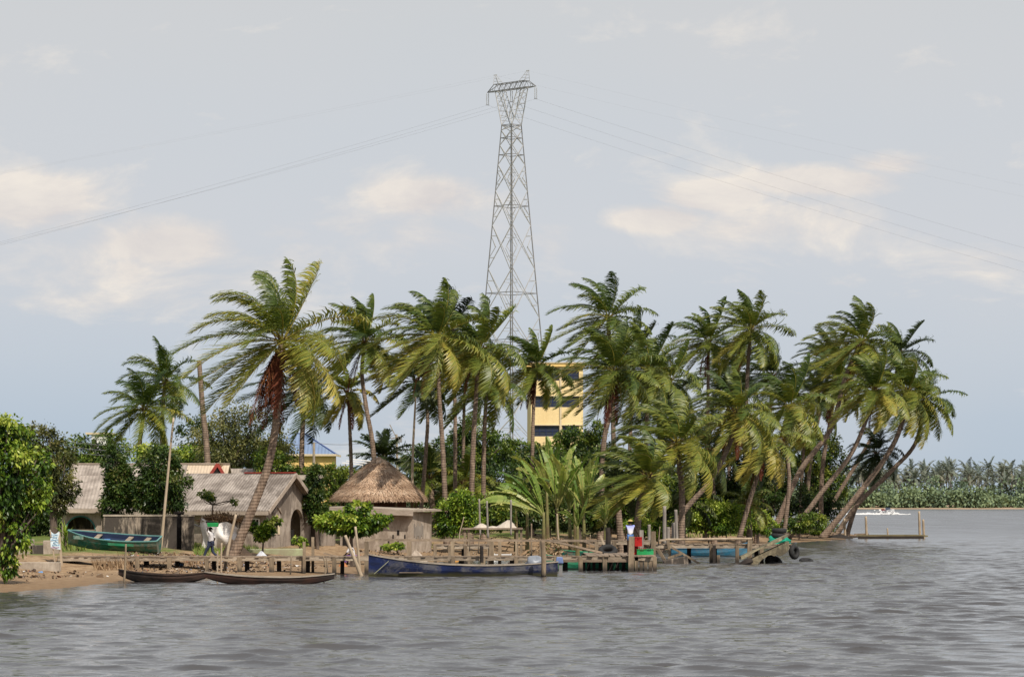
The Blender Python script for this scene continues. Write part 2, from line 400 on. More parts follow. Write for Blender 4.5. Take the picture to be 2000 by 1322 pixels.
def frond(acc, C, az, el, L, rng, tint, wind=(-1.,.15,0), wk=1., grav=1., nl=48, lw=.06, ll=.275, S=18, hang=1., wdr=1.):
    wind = np.array(wind, float)
    d = np.array([math.cos(el)*math.cos(az), math.cos(el)*math.sin(az), math.sin(el)])
    p = np.array(C, float); pts = [p.copy()]; step = L/S
    gk = grav*rng.uniform(.75, 1.3); w_ = wk*rng.uniform(.6, 1.3)
    for k in range(S):
        u = (k+1)/S
        d = d+np.array([0,0,-1.])*.062*gk*(.35+1.1*u)+wind*.055*w_*(.3+1.0*u)
        d /= np.linalg.norm(d); p = p+d*step; pts.append(p.copy())
    pts = np.array(pts); T = nrm(np.gradient(pts, axis=0))
    up = np.array([0,0,1.]); Sd = np.cross(T, up)
    bad = np.linalg.norm(Sd, axis=1) < .25
    ref = np.array([-math.sin(az), math.cos(az), 0])
    Sd[bad] = -ref; Sd = nrm(Sd)
    tw = rng.uniform(-.5, .5)
    N = np.cross(Sd, T)
    a_ = tw*np.linspace(0, 1, S+1)[:,None]
    Sd, N = Sd*np.cos(a_)+N*np.sin(a_), N*np.cos(a_)-Sd*np.sin(a_)
    # midrib: a slim three-sided strip
    r = np.linspace(.05, .012, S+1)[:,None]*(L/4.5)
    ring = np.stack([pts+Sd*r, pts-Sd*r, pts-N*r*1.2], 1)
    q = [[k*3+j, k*3+(j+1) % 3, (k+1)*3+(j+1) % 3, (k+1)*3+j] for k in range(S) for j in range(3)]
    acc.add(ring, np.array(q), min(1., tint+.38))
    # leaflets
    tt = np.linspace(.10, .99, nl)+rng.uniform(-.006, .006, nl)
    f = tt*S; i0 = np.minimum(f.astype(int), S-1); fr = (f-i0)[:,None]
    lp = lambda A: A[i0]*(1-fr)+A[i0+1]*fr
    p0, t0, s0, n0 = lp(pts), nrm(lp(T)), nrm(lp(Sd)), nrm(lp(N))
    ln = ll*L*(.45+.55*np.sin(PI*np.clip(tt*.92+.06, 0, 1))**.8)*np.where(tt > .8, 1-(tt-.8)*2.2, 1)
    for sgn in (-1, 1):
        j = rng.normal(0, .10, (nl, 3))
        l_ = ln*rng.uniform(.8, 1.12, nl)
        fwd = (.45+.75*tt)[:,None]
        d0 = nrm(sgn*s0*.9+t0*fwd+n0*.22+j+wind*.30*wk*wdr)
        d1 = nrm(d0+np.array([0,0,-1.])*.34*hang+wind*.42*wk*wdr+j)
        d2 = nrm(d1+np.array([0,0,-1.])*.62*hang+wind*.55*wk*wdr+j*1.5)
        a0 = p0; a1 = a0+d0*(l_*.34)[:,None]; a2 = a1+d1*(l_*.36)[:,None]; a3 = a2+d2*(l_*.30)[:,None]
        w0 = t0*lw*.35; w1 = t0*lw*.55; w2 = t0*lw*.42; w3 = t0*lw*.08
        vs = np.stack([a0-w0, a0+w0, a1-w1, a1+w1, a2-w2, a2+w2, a3-w3, a3+w3], 1)
        b_ = (np.arange(nl)*8)[:,None]
        qs = np.concatenate([b_+np.array([0,1,3,2]), b_+np.array([2,3,5,4]), b_+np.array([4,5,7,6])])
        tv = np.clip(tint+rng.normal(0, .07, nl), 0, 1)[:,None]+np.array([-.05,-.05,-.01,-.01,.04,.04,.10,.10])[None,:]
        acc.add(vs, qs, np.clip(tv, 0, 1).ravel())
def palm(label, base, via, crown, R, D, seed, n=24, mat=None, dead=0, coco=0, tint=.35, r0=.21, wind=1., group='coconut palms along the lagoon shore', nl=54, lw=.07, droop=1., up=88, low=-50, Dc=None, basez=None, name='coconut_palm', cat='palm tree', dtint=.4, hang=1., ringb=True):
    """base/via/crown are (px,py) rows; base py is only a hint, the trunk always reaches the ground"""
    rng = np.random.default_rng(seed); Dc = Dc or D
    B = G(base[0], D); B.z -= .15
    if basez is not None: B.z = basez
    C = P(crown[0], crown[1], Dc)
    root = thing(name, label, cat, tuple(B), group=group)
    pts = [B]
    for k, v in enumerate(via): pts.append(P(v[0], v[1], D+(Dc-D)*(k+1)/(len(via)+1)))
    pts.append(C)
    cv = catmull(pts, 46)
    nn = len(cv)
    rad = []
    for i in range(nn):
        u = i/(nn-1); rad.append(r0*(1.35-.35*min(1, u*9)) * (1-.36*u)+(.012 if ringb and i % 2 else 0))
    mb = MB().tube(cv, rad, 10)
    mb.build('trunk', BARK, root, world=True, smooth=True)
    acc = Acc()
    td = np.array((cv[-1]-cv[-5]).normalized())
    n = int(n*1.22); R = R*(.95 if D != 146 else 1.04)
    for i in range(n):
        u = (i+.5)/n
        el = math.radians(up+(low-up)*u**.80)+rng.normal(0, .10)
        az = i*2.39996+rng.uniform(-.4, .4)+seed
        # windward fronds are blown up and over
        LL = R*(.86+.28*min(1, u*2.2))*rng.uniform(.88, 1.08)
        if math.cos(az) > .3 and el < 1.0: LL *= .88
        ti = np.clip(tint+.03+.28*(u-.4)+rng.normal(0, .09), .02, .95)
        c0 = np.array(C)+td*.25*(1-u)+np.array([math.cos(az), math.sin(az), 0])*.12
        frond(acc, c0, az, el, LL, rng, ti, wk=wind, grav=droop*(1.05 if u < .5 else .8), nl=nl, lw=lw*1.1, wdr=1.1, hang=hang)
    acc.build('crown', mat or PALM, root)
    sh = MB()
    for k in range(8):
        a = k*2.4+seed; d = Vector((math.cos(a), math.sin(a), .5+.5*rng.random()))
        sh.bar(C-Vector((0,0,.25)), C+d*.42, .17, .07, .06)
    sh.build('leaf_base', FIBRE, root, world=True)
    if dead:
        ac = Acc()
        for k in range(dead):
            az = PI+rng.normal(0, .9); frond(ac, np.array(C)-np.array([0,0,.2]), az, math.radians(rng.uniform(-78,-50)), R*rng.uniform(.62,.95), rng, float(np.clip(dtint+rng.normal(0,.14),0,1)), wk=.10, grav=1.5, nl=34, lw=lw*1.1, ll=.17, hang=2.2)
        ac.build('dead_fronds', DEAD, root)
    if coco:
        for k in range(coco):
            a = rng.uniform(0, 2*PI); r = rng.uniform(.18, .38)
            c = C+Vector((math.cos(a)*r, math.sin(a)*r-.05, -.25-rng.uniform(0, .35)))
            MB().lathe([(.01,-.15),(.07,-.11),(.105,-.02),(.10,.06),(.05,.12),(.01,.14)], c, 8).build('coconut', COCO, root, world=True, smooth=True)
    return root
def leaves(acc, blobs, n, size, rng, tb=.45, tv=.25, clumps=16, cs=.30, droop=.35, aspect=.42, shell=.55):
    """leaf blades gathered in clumps through the volume of each blob (centre, radii)"""
    vol = np.array([b[1][0]*b[1][1]*b[1][2] for b in blobs])**.72; vol /= vol.sum()
    for (c, r), fr in zip(blobs, vol):
        c = np.array(c); r = np.array(r); k = max(5, int(clumps))
        dirs = nrm(rng.normal(size=(k, 3)))
        cc = dirs*rng.uniform(shell, 1.0, (k, 1))
        m_ = max(12, int(n*fr))
        w = rng.integers(0, k, m_)
        loc = cc[w]+rng.normal(0, cs, (m_, 3))*rng.uniform(.3, 1, (m_, 1))
        rr = np.linalg.norm(loc, axis=1)
        loc = np.where(rr[:,None] > 1.18, loc/rr[:,None]*rng.uniform(.8, 1.18, (m_, 1)), loc)
        pos = c+loc*r
        ax = nrm(nrm(loc)*.8+rng.normal(0, .6, (m_, 3))+np.array([-.15,0,-droop]))
        nn = nrm(np.cross(ax, rng.normal(size=(m_, 3)))+np.array([0,-.25,.45]))
        sd = nrm(np.cross(ax, nn))
        s = size*rng.uniform(.6, 1.25, (m_, 1))
        a0 = pos; a1 = pos+ax*s*.5+sd*s*aspect*.5+np.array([0,0,1])*s*.05; a2 = pos+ax*s+np.array([0,0,-1])*s*.12; a3 = pos+ax*s*.5-sd*s*aspect*.5+np.array([0,0,1])*s*.05
        ct = rng.normal(0, tv, k)[w]
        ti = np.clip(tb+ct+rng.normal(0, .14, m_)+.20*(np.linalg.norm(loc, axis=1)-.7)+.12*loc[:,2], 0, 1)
        acc.add(np.stack([a0, a1, a2, a3], 1), np.arange(m_*4).reshape(-1, 4), np.repeat(ti, 4))
def blobs_px(lst, D):
    """(px, py, rx px, ry px[, dD, depth factor]) -> ellipsoids standing at depth D"""
    out = []
    for b in lst:
        d = D+(b[4] if len(b) > 4 else 0); k = d/F
        out.append((P(b[0], b[1], d), (b[2]*k, b[2]*k*(b[5] if len(b) > 5 else .85), b[3]*k)))
    return out
def tree(label, D, base, bl, n, size, seed, mat, trunk_r=.16, via=(), name='tree', cat='tree', group=None, tb=.45, tv=.22, clumps=16, cs=.3, limbs=True, aspect=.42, bark=None, droop=.35, shell=.55):
    rng = np.random.default_rng(seed)
    B = G(base, D, -.1)
    root = thing(name, label, cat, tuple(B), group=group)
    bs = blobs_px(bl, D)
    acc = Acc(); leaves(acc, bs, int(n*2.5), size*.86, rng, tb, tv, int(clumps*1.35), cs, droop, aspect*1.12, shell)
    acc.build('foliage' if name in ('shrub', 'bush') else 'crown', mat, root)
    mb = MB()
    ctr = sum((b[0] for b in bs), Vector())/len(bs)
    zmin = min(b[0].z-b[1][2]*.5 for b in bs)
    fork = Vector((B.x*.5+ctr.x*.5, D, max(B.z+.3, zmin)))
    pts = [B]+[P(v[0], v[1], D) for v in via]+[fork]
    mb.tube(catmull(pts, 10), list(np.linspace(trunk_r, trunk_r*.75, 11)), 9)
    if limbs:
        for b in bs:
            for k in range(4):
                d = Vector(tuple(nrm(rng.normal(size=3)))); e = b[0]+Vector((d.x*b[1][0], d.y*b[1][1], abs(d.z)*b[1][2]))*.8
                mid = (fork+e)*.5+Vector(tuple(rng.normal(0, .12, 3)))
                mb.tube(catmull([fork-Vector((0,0,.1)), mid, e], 6), list(np.linspace(trunk_r*.5, .015, 7)), 5)
    mb.build('trunk' if name not in ('shrub', 'bush') else 'stem', bark or BARK2, root, world=True, smooth=True)
    return root
# ------------------------------------------------------------------ coconut palms
# label, base, via, crown, radius m, D, seed, options
palm('tall leaning palm in front of the grey roofed house, reddish dead fronds hanging', (450,1078), [(490,1000),(522,915),(537,840),(545,755)], (550,668), 4.7, 146, 1, n=24, dead=18, coco=5, tint=.50, r0=.24, nl=64, lw=.062, droop=1.1, ringb=True, low=-38, dtint=.35)
palm('left edge palm, lower of the pair behind the left hedge, broad low crown', (268,950), [(272,880)], (282,800), 4.2, 225, 2, n=22, tint=.34, wind=.6, droop=1.1)
palm('taller of the two palms behind the left hedge, crown above its neighbour', (316,950), [(317,830)], (322,745), 4.2, 236, 3, n=21, tint=.30, wind=.7, mat=PALM)
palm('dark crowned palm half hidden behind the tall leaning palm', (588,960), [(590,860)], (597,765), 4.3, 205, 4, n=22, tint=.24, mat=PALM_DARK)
palm('slim palm rising behind the thatched roof peak, crown over the blue roofed house', (742,970), [(729,880),(716,800),(707,730)], (712,668), 3.7, 190, 5, n=24, tint=.36, dead=2, coco=6, wind=1.1, r0=.17)
palm('short yellowish palm left of the thatched roof, beneath a taller crown', (690,960), [(685,880)], (680,768), 2.8, 196, 6, n=15, tint=.58, coco=3, droop=1.5, r0=.15, dead=2)
palm('palm with a hanging orange dead frond, curved trunk right of the thatch', (873,1000), [(866,900),(859,790)], (853,662), 4.3, 180, 7, n=26, tint=.46, dead=4, dtint=.75, coco=4, wind=1.2, r0=.17)
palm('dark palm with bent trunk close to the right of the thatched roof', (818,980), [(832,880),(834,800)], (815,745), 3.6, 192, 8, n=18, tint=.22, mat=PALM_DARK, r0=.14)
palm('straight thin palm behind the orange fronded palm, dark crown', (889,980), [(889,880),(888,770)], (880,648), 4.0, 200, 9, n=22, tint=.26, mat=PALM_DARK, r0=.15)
palm('straight palm in the middle of the row of slim trunks, crown beside the pylon', (918,985), [(924,880),(930,770)], (936,682), 4.0, 186, 10, n=26, tint=.40, coco=6, dead=2, wind=1.25, r0=.18)
palm('lower dark palm just left of the pylon foot, hanging fronds', (944,990), [(945,890)], (950,752), 3.9, 194, 11, n=20, tint=.30, mat=PALM, wind=.9, r0=.17, droop=1.2)
palm('palm in front of the left edge of the yellow block', (1038,985), [(1040,880),(1042,800)], (1047,718), 3.6, 205, 12, n=22, tint=.33, dead=4, dtint=.15, wind=1.1, r0=.15)
palm('highest palm of the middle group, right of the pylon', (1200,985), [(1198,850),(1194,720)], (1188,622), 4.4, 222, 13, n=22, tint=.36, wind=1.1, droop=.9, r0=.2)
palm('palm covering the right edge of the yellow block, purplish dead fronds', (1172,985), [(1178,880),(1190,810)], (1198,727), 4.2, 196, 14, n=26, tint=.38, dead=6, dtint=.25, coco=3, wind=1.1, r0=.2)
palm('palm right of the purplish fronded palm, pale midribs', (1262,985), [(1262,880),(1264,800)], (1268,725), 4.1, 206, 15, n=23, tint=.38, coco=3, wind=1.15, r0=.18)
palm('windswept palm with ochre lower fronds above the red crate man', (1330,1000), [(1332,960),(1328,920)], (1323,868), 4.5, 186, 16, n=24, tint=.44, coco=5, wind=1.7, droop=.8, r0=.22)
palm('low bushy palm near the jetty end, fronds streaming left, yellow coconuts', (1240,1040), [(1247,1000),(1256,965)], (1264,932), 3.6, 166, 17, n=24, tint=.42, coco=9, wind=1.8, droop=.8, r0=.22, nl=52)
palm('straight palm against the sky, left of a matching taller crown', (1382,990), [(1382,880),(1383,760)], (1384,668), 3.9, 238, 18, n=22, tint=.38, coco=4, dead=2, wind=1.0, r0=.17)
palm('tall palm with one long frond reaching right, centre right skyline', (1452,1000), [(1456,850),(1460,730)], (1466,645), 4.3, 232, 19, n=24, tint=.42, coco=4, dead=2, wind=1.0, droop=.85, r0=.2)
palm('long trunked palm leaning right from behind the two grey stakes', (1286,1062), [(1335,1000),(1390,935),(1428,860)], (1440,806), 3.7, 192, 20, n=24, tint=.48, coco=9, dead=3, wind=1.2, r0=.2, nl=50)
palm('yellow fronded short palm in front of the bushes, curved trunk', (1436,1045), [(1462,985),(1482,920)], (1494,866), 3.7, 204, 21, n=18, tint=.64, coco=7, dead=2, wind=1.0, droop=1.4, r0=.19)
palm('palm with slender wavy trunk and reddish dead fronds, left of the leaning trunks', (1528,1035), [(1541,950),(1537,870)], (1541,797), 4.3, 218, 22, n=23, tint=.42, dead=6, coco=3, wind=1.3, r0=.17, dtint=.6)
palm('largest leaning palm of the right group, crown highest', (1505,1030), [(1560,925),(1622,838),(1650,740)], (1682,668), 4.7, 242, 23, n=27, tint=.45, coco=7, dead=3, wind=1.35, r0=.25)
palm('leaning palm below the highest right crown, yellow coconuts', (1535,1035), [(1602,965),(1660,890),(1692,820)], (1708,762), 4.2, 238, 24, n=25, tint=.47, coco=9, dead=3, wind=1.2, r0=.22)
palm('outer leaning palm of the right group, two thick trunks side by side', (1604,1045), [(1660,985),(1722,905),(1757,840)], (1772,764), 5.0, 250, 25, n=27, tint=.43, coco=7, dead=2, wind=1.3, r0=.27)
palm('rightmost leaning palm, fronds hanging over the water', (1628,1048), [(1675,985),(1740,920),(1788,865)], (1806,783), 4.1, 254, 26, n=24, tint=.38, coco=3, wind=.8, droop=1.15, r0=.23)
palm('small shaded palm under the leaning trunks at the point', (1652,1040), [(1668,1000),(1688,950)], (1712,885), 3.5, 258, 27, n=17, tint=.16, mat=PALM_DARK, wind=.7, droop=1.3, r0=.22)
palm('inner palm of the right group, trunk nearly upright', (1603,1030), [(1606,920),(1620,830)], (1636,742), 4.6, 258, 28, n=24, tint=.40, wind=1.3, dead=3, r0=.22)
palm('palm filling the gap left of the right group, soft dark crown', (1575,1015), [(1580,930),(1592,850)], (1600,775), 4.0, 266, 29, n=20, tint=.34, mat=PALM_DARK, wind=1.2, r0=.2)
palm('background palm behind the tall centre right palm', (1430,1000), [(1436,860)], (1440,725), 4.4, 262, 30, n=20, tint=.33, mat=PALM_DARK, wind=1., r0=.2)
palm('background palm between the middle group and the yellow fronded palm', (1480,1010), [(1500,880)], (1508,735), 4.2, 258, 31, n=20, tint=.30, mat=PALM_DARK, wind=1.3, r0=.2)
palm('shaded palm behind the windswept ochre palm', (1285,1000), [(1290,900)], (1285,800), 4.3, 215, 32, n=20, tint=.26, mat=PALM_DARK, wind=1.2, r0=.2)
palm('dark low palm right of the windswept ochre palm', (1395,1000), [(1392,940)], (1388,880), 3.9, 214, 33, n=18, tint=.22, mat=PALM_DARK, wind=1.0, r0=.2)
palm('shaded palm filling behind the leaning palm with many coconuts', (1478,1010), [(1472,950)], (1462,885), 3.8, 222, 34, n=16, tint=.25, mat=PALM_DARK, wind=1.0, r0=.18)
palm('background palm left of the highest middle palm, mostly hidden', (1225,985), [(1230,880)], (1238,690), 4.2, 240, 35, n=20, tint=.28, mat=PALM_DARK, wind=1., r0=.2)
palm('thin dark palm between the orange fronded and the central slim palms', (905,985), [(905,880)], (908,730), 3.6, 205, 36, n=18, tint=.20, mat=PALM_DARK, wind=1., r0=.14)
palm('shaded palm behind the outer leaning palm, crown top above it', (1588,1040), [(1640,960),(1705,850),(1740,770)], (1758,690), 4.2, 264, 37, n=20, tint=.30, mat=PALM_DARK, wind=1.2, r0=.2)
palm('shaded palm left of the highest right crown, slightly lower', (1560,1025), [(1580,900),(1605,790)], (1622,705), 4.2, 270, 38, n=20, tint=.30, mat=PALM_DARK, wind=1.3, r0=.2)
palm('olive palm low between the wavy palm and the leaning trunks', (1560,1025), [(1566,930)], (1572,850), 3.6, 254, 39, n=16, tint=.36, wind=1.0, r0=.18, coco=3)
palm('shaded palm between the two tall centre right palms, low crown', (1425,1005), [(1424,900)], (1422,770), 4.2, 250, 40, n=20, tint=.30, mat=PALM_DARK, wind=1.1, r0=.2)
palm('olive palm behind the windswept ochre palm, crown just above it', (1312,1000), [(1310,880)], (1308,745), 4.2, 228, 41, n=20, tint=.36, wind=1.2, r0=.2)
# headless palm trunk and feathery low palms
o = MB().tube(catmull([G(412,205,-.2), P(404,880,205), P(396,800,205), P(389,705,205)], 20), list(np.linspace(.25,.17,21)), 9).build('palm_trunk', BARK, None, world=True, loc=G(412,205), smooth=True)
tag(o, 'bare headless palm trunk left of the tall leaning palm', 'dead palm')
def low_palm(label, base, crown, R, D, seed, n, tint, mat, **k):
    return palm(label, base, [], crown, R, D, seed, n=n, tint=tint, mat=mat, group='low feathery palms among the trees', name='oil_palm', low=-25, r0=.25, **k)
low_palm('feathery oil palm on the skyline behind the thatched roof', (748,960), (748,895), 2.7, 222, 51, 24, .18, PALM_DARK, wind=.5, droop=.7)
low_palm('bright young palm in the shade behind the middle slim trunks', (905,985), (905,945), 3.0, 205, 52, 18, .40, PALM, wind=.8, droop=1.2)
low_palm('young palm filling behind the thin poles right of the thatch', (850,985), (840,935), 2.8, 205, 53, 16, .34, PALM, wind=.5, droop=1.2)
low_palm('young palm under the windswept palms beside the banana clump', (1215,1010), (1205,960), 3.0, 182, 54, 16, .26, PALM_DARK, wind=1.0, droop=1.2)
low_palm('low palm sprawling behind the two grey stakes', (1330,1025), (1338,985), 2.9, 200, 55, 14, .34, PALM_DARK, wind=1.0, droop=1.2)
low_palm('low arching palm in the bushes under the yellow fronded palm', (1465,1040), (1462,985), 2.4, 208, 56, 12, .46, PALM, wind=.4, droop=1.6)
# ------------------------------------------------------------------ broadleaf trees and shrubs
tree('bright green tree overhanging the beach at the left edge of the picture', 113, -40, [(-10,850,65,42),(20,905,70,60),(55,940,45,50),(-5,985,60,60),(25,1040,38,55),(60,985,28,35),(8,1095,26,32),(-30,930,80,110),(88,905,16,12),(78,1000,14,18)], 7000, .26, 101, LEAF_C, .25, tb=.36, tv=.32, clumps=20, cs=.22, droop=.7)
tree('tree with brownish green crown behind the bright left edge tree', 150, 106, [(85,860,42,36),(105,905,40,40),(120,950,34,36),(80,925,40,60),(112,985,22,20)], 4200, .22, 102, LEAF_D, .22, via=[(104,1000)], tb=.42, tv=.25, clumps=20, cs=.24)
tree('narrow dark green tree in front of the left house roof', 158, 232, [(222,905,22,34),(236,950,34,40),(228,985,34,26)], 3800, .24, 103, LEAF_B, .12, tb=.5, tv=.22, clumps=22, cs=.24)
tree('dense dark green tree beside the bamboo pole, rounded crown', 157, 318, [(308,905,40,32),(320,945,48,38),(315,980,46,26),(285,965,30,28)], 5600, .24, 104, LEAF_B, .14, tb=.52, tv=.24, clumps=26, cs=.24)
tree('dark columnar tree between the grey house and the thatched roof', 168, 620, [(618,930,17,22),(614,965,20,28),(618,1000,19,24),(606,985,14,20)], 3800, .22, 105, LEAF_B, .12, tb=.5, tv=.2, clumps=22, cs=.24)
tree('spreading almond tree with flat leafy tiers in front of the concrete block hut', 147, 688, [(700,993,22,11),(665,1015,45,13),(725,1013,34,14),(645,1024,28,10),(690,1030,42,12),(735,1020,20,12),(660,1034,24,8)], 3000, .27, 106, LEAF_C, .10, via=[(686,1055)], tb=.42, tv=.2, clumps=14, cs=.3, aspect=.5)
tree('small round leafy tree beside the foot of the tall leaning palm', 152, 512, [(508,1040,19,13),(531,1024,12,10),(494,1030,11,10),(520,1033,16,12),(540,1016,7,6)], 1500, .25, 107, LEAF_C, .06, tb=.40, tv=.26, clumps=9, cs=.26, name='shrub', cat='shrub')
tree('sparse twiggy tree with yellowing leaves behind the tall leaning palm', 212, 425, [(420,855,48,38),(470,830,50,50),(455,885,70,34),(530,890,60,34),(520,840,36,40)], 4200, .26, 108, LEAF_D, .22, via=[(428,880)], tb=.52, tv=.25, clumps=18, cs=.3)
tree('dark tree behind the twiggy yellowing tree', 225, 410, [(385,850,40,34),(410,900,70,36),(480,890,80,40)], 3600, .3, 109, LEAF_B, .2, tb=.5)
tree('grey green tree far behind the roofs at left', 262, 150, [(150,880,34,30),(130,895,28,24),(205,880,50,34),(180,890,60,26)], 2600, .35, 110, LEAF_A, .2, tb=.38, tv=.2)
tree('pale green bush on the rise behind the roofs, left of the leaning palm', 215, 385, [(375,893,45,22),(340,900,40,22),(420,905,40,20),(300,895,40,26)], 3000, .3, 111, LEAF_C, .1, tb=.42, name='shrub', cat='shrub')
tree('green bush below the blue roofed house', 205, 570, [(545,915,40,26),(590,930,40,18),(640,925,40,20),(680,935,36,22),(520,900,30,26)], 3600, .28, 112, LEAF_A, .1, tb=.5, name='shrub', cat='shrub')
tree('bush right of the columnar tree, lit yellow green', 194, 655, [(650,945,25,22),(655,975,22,26)], 1300, .24, 113, LEAF_A, .06, tb=.58, name='shrub', cat='shrub')
# the thicket behind the thatched roof and slim trunks
for args in [
 ('round dark tree behind the row of slim trunks, left of the pylon foot', 232, 940, [(925,850,44,38),(960,880,42,40),(895,880,40,36),(930,905,60,40)], 4800, .32, 121, LEAF_A, dict(tb=.40)),
 ('dark tree behind the right slope of the thatched roof', 226, 850, [(830,895,40,26),(862,890,30,30),(810,925,40,34),(860,935,50,36)], 3800, .32, 122, LEAF_B, dict(tb=.5)),
 ('shaded tree filling below the slim trunks', 215, 900, [(870,960,50,34),(930,955,50,34),(980,940,40,40),(800,960,40,30)], 4200, .3, 123, LEAF_B, dict(tb=.45)),
 ('leafy tree at the foot of the yellow block', 250, 1130, [(1125,868,38,32),(1150,885,34,30),(1100,885,28,24),(1160,850,26,26)], 3200, .32, 124, LEAF_A, dict(tb=.42)),
 ('green tree between the pylon foot and the yellow block', 255, 1000, [(985,890,34,26),(1020,885,34,24),(1045,890,34,24)], 2400, .32, 125, LEAF_A, dict(tb=.45)),
 ('dark shrubby tree hiding the foot of the yellow block', 222, 1085, [(1060,905,46,34),(1100,915,46,36),(1030,920,40,36),(1080,950,60,40),(1010,960,40,36),(1130,960,44,40)], 5600, .32, 132, LEAF_B, dict(tb=.48)),
 ('dense green tree in the shade between the banana clump and the red crate man', 212, 1190, [(1190,905,44,40),(1185,960,46,44),(1225,1000,40,34),(1160,1000,40,36)], 5000, .3, 133, LEAF_B, dict(tb=.42)),
 ('low dark tree filling under the middle crowns of the right', 228, 1330, [(1310,985,46,40),(1345,1000,46,34),(1290,945,36,40)], 4200, .3, 134, LEAF_B, dict(tb=.42)),
 ('dark tree behind the left tree pair and the house porch', 190, 75, [(70,985,50,50),(110,1010,46,40),(40,1010,50,44)], 3600, .3, 135, LEAF_B, dict(tb=.4)),
 ('dark tree behind the banana clump', 205, 1130, [(1120,930,50,46),(1160,925,40,50),(1080,920,50,40),(1180,970,36,40)], 4200, .3, 126, LEAF_B, dict(tb=.45)),
 ('shaded tree behind the man with the red crate', 200, 1250, [(1220,960,50,40),(1270,950,50,50),(1250,1005,55,30),(1315,960,40,40)], 4600, .28, 127, LEAF_A, dict(tb=.42)),
 ('dark tree behind the leaning long trunked palm', 224, 1375, [(1360,930,50,46),(1410,930,50,46),(1390,975,55,32),(1440,960,36,40)], 4600, .3, 128, LEAF_B, dict(tb=.42)),
 ('leafy tree with pale blotches behind the leaning trunks', 268, 1585, [(1560,885,40,36),(1605,885,40,44),(1630,905,26,34),(1575,935,46,40),(1620,950,34,34)], 5200, .32, 129, LEAF_A, dict(tb=.47, tv=.3)),
 ('dark tree between the wavy palm and the bushes', 246, 1500, [(1480,930,40,44),(1520,920,34,50),(1505,975,46,30),(1545,970,34,34)], 4200, .3, 130, LEAF_B, dict(tb=.42)),
 ('shaded tree low under the leaning trunks', 262, 1610, [(1590,985,36,30),(1625,990,22,26),(1560,1000,30,26)], 2600, .28, 131, LEAF_B, dict(tb=.45)),
]:
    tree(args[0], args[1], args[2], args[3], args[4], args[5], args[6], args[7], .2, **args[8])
for args in [
 ('broad leafy bush right of the concrete block hut', 176, 880, [(880,1005,30,32),(905,985,28,26),(870,1030,26,16),(915,1015,26,24)], 3800, .24, 141, LEAF_C, dict(tb=.40, tv=.2)),
 ('pale green bush behind the shore table', 180, 955, [(950,990,30,24),(975,1010,28,22),(940,1020,30,20)], 3000, .24, 142, LEAF_A, dict(tb=.55)),
 ('bright bush behind the rail of the right jetty', 206, 1385, [(1350,1010,36,24),(1390,1000,40,30),(1430,1012,38,26),(1400,1028,50,16),(1330,1028,26,14)], 6000, .24, 143, LEAF_C, dict(tb=.52, tv=.2)),
 ('dark low bush under the two grey stakes', 198, 1280, [(1275,1035,30,16),(1250,1028,30,16),(1300,1040,22,12)], 2000, .22, 144, LEAF_C, dict(tb=.46)),
 ('bush right of the bright shore bush, between two curved trunks', 218, 1480, [(1480,1015,24,20),(1500,1028,18,14),(1465,1032,18,12)], 1900, .24, 145, LEAF_C, dict(tb=.50)),
 ('low bush under the wavy palm near the point', 236, 1560, [(1560,1020,30,14),(1590,1015,26,16),(1545,1030,24,10)], 2000, .24, 146, LEAF_A, dict(tb=.55)),
 ('small bush at the foot of the point palms', 252, 1605, [(1590,1035,26,9),(1615,1028,20,12)], 1000, .22, 147, LEAF_C, dict(tb=.45)),
 ('dark shrub behind the banana stems on the left', 186, 1010, [(1005,1000,34,26),(1030,1012,30,18),(985,1010,26,18)], 2200, .26, 151, LEAF_B, dict(tb=.5)),
 ('dark shrub behind the banana stems in the middle', 190, 1075, [(1070,1000,36,30),(1100,1005,34,26),(1050,985,30,30)], 2600, .26, 152, LEAF_B, dict(tb=.5)),
 ('leafy shrub behind the right banana stems', 188, 1140, [(1140,1005,34,28),(1165,1010,30,22),(1150,985,26,24)], 2200, .26, 153, LEAF_A, dict(tb=.4)),
 ('green shrub filling behind the bright shore bush', 224, 1420, [(1410,990,44,30),(1450,985,36,36),(1360,985,40,34)], 3000, .28, 154, LEAF_A, dict(tb=.5)),
 ('small green bush at the corner of the concrete block hut', 168, 780, [(775,1066,14,6),(758,1068,12,5)], 400, .18, 148, LEAF_C, dict(tb=.5)),
 ('low plant by the arched gable of the grey house', 158, 585, [(582,1055,10,7),(592,1058,8,6)], 360, .18, 149, LEAF_C, dict(tb=.5)),
 ('bushy green sapling on top of the thatch bundle by the white tarp', 155, 408, [(402,965,14,6),(412,972,10,5),(458,980,7,5)], 260, .2, 150, LEAF_A, dict(tb=.6)),
]:
    tree(args[0], args[1], args[2], args[3], args[4], args[5], args[6], args[7], .05, name='shrub', cat='shrub', **args[8])
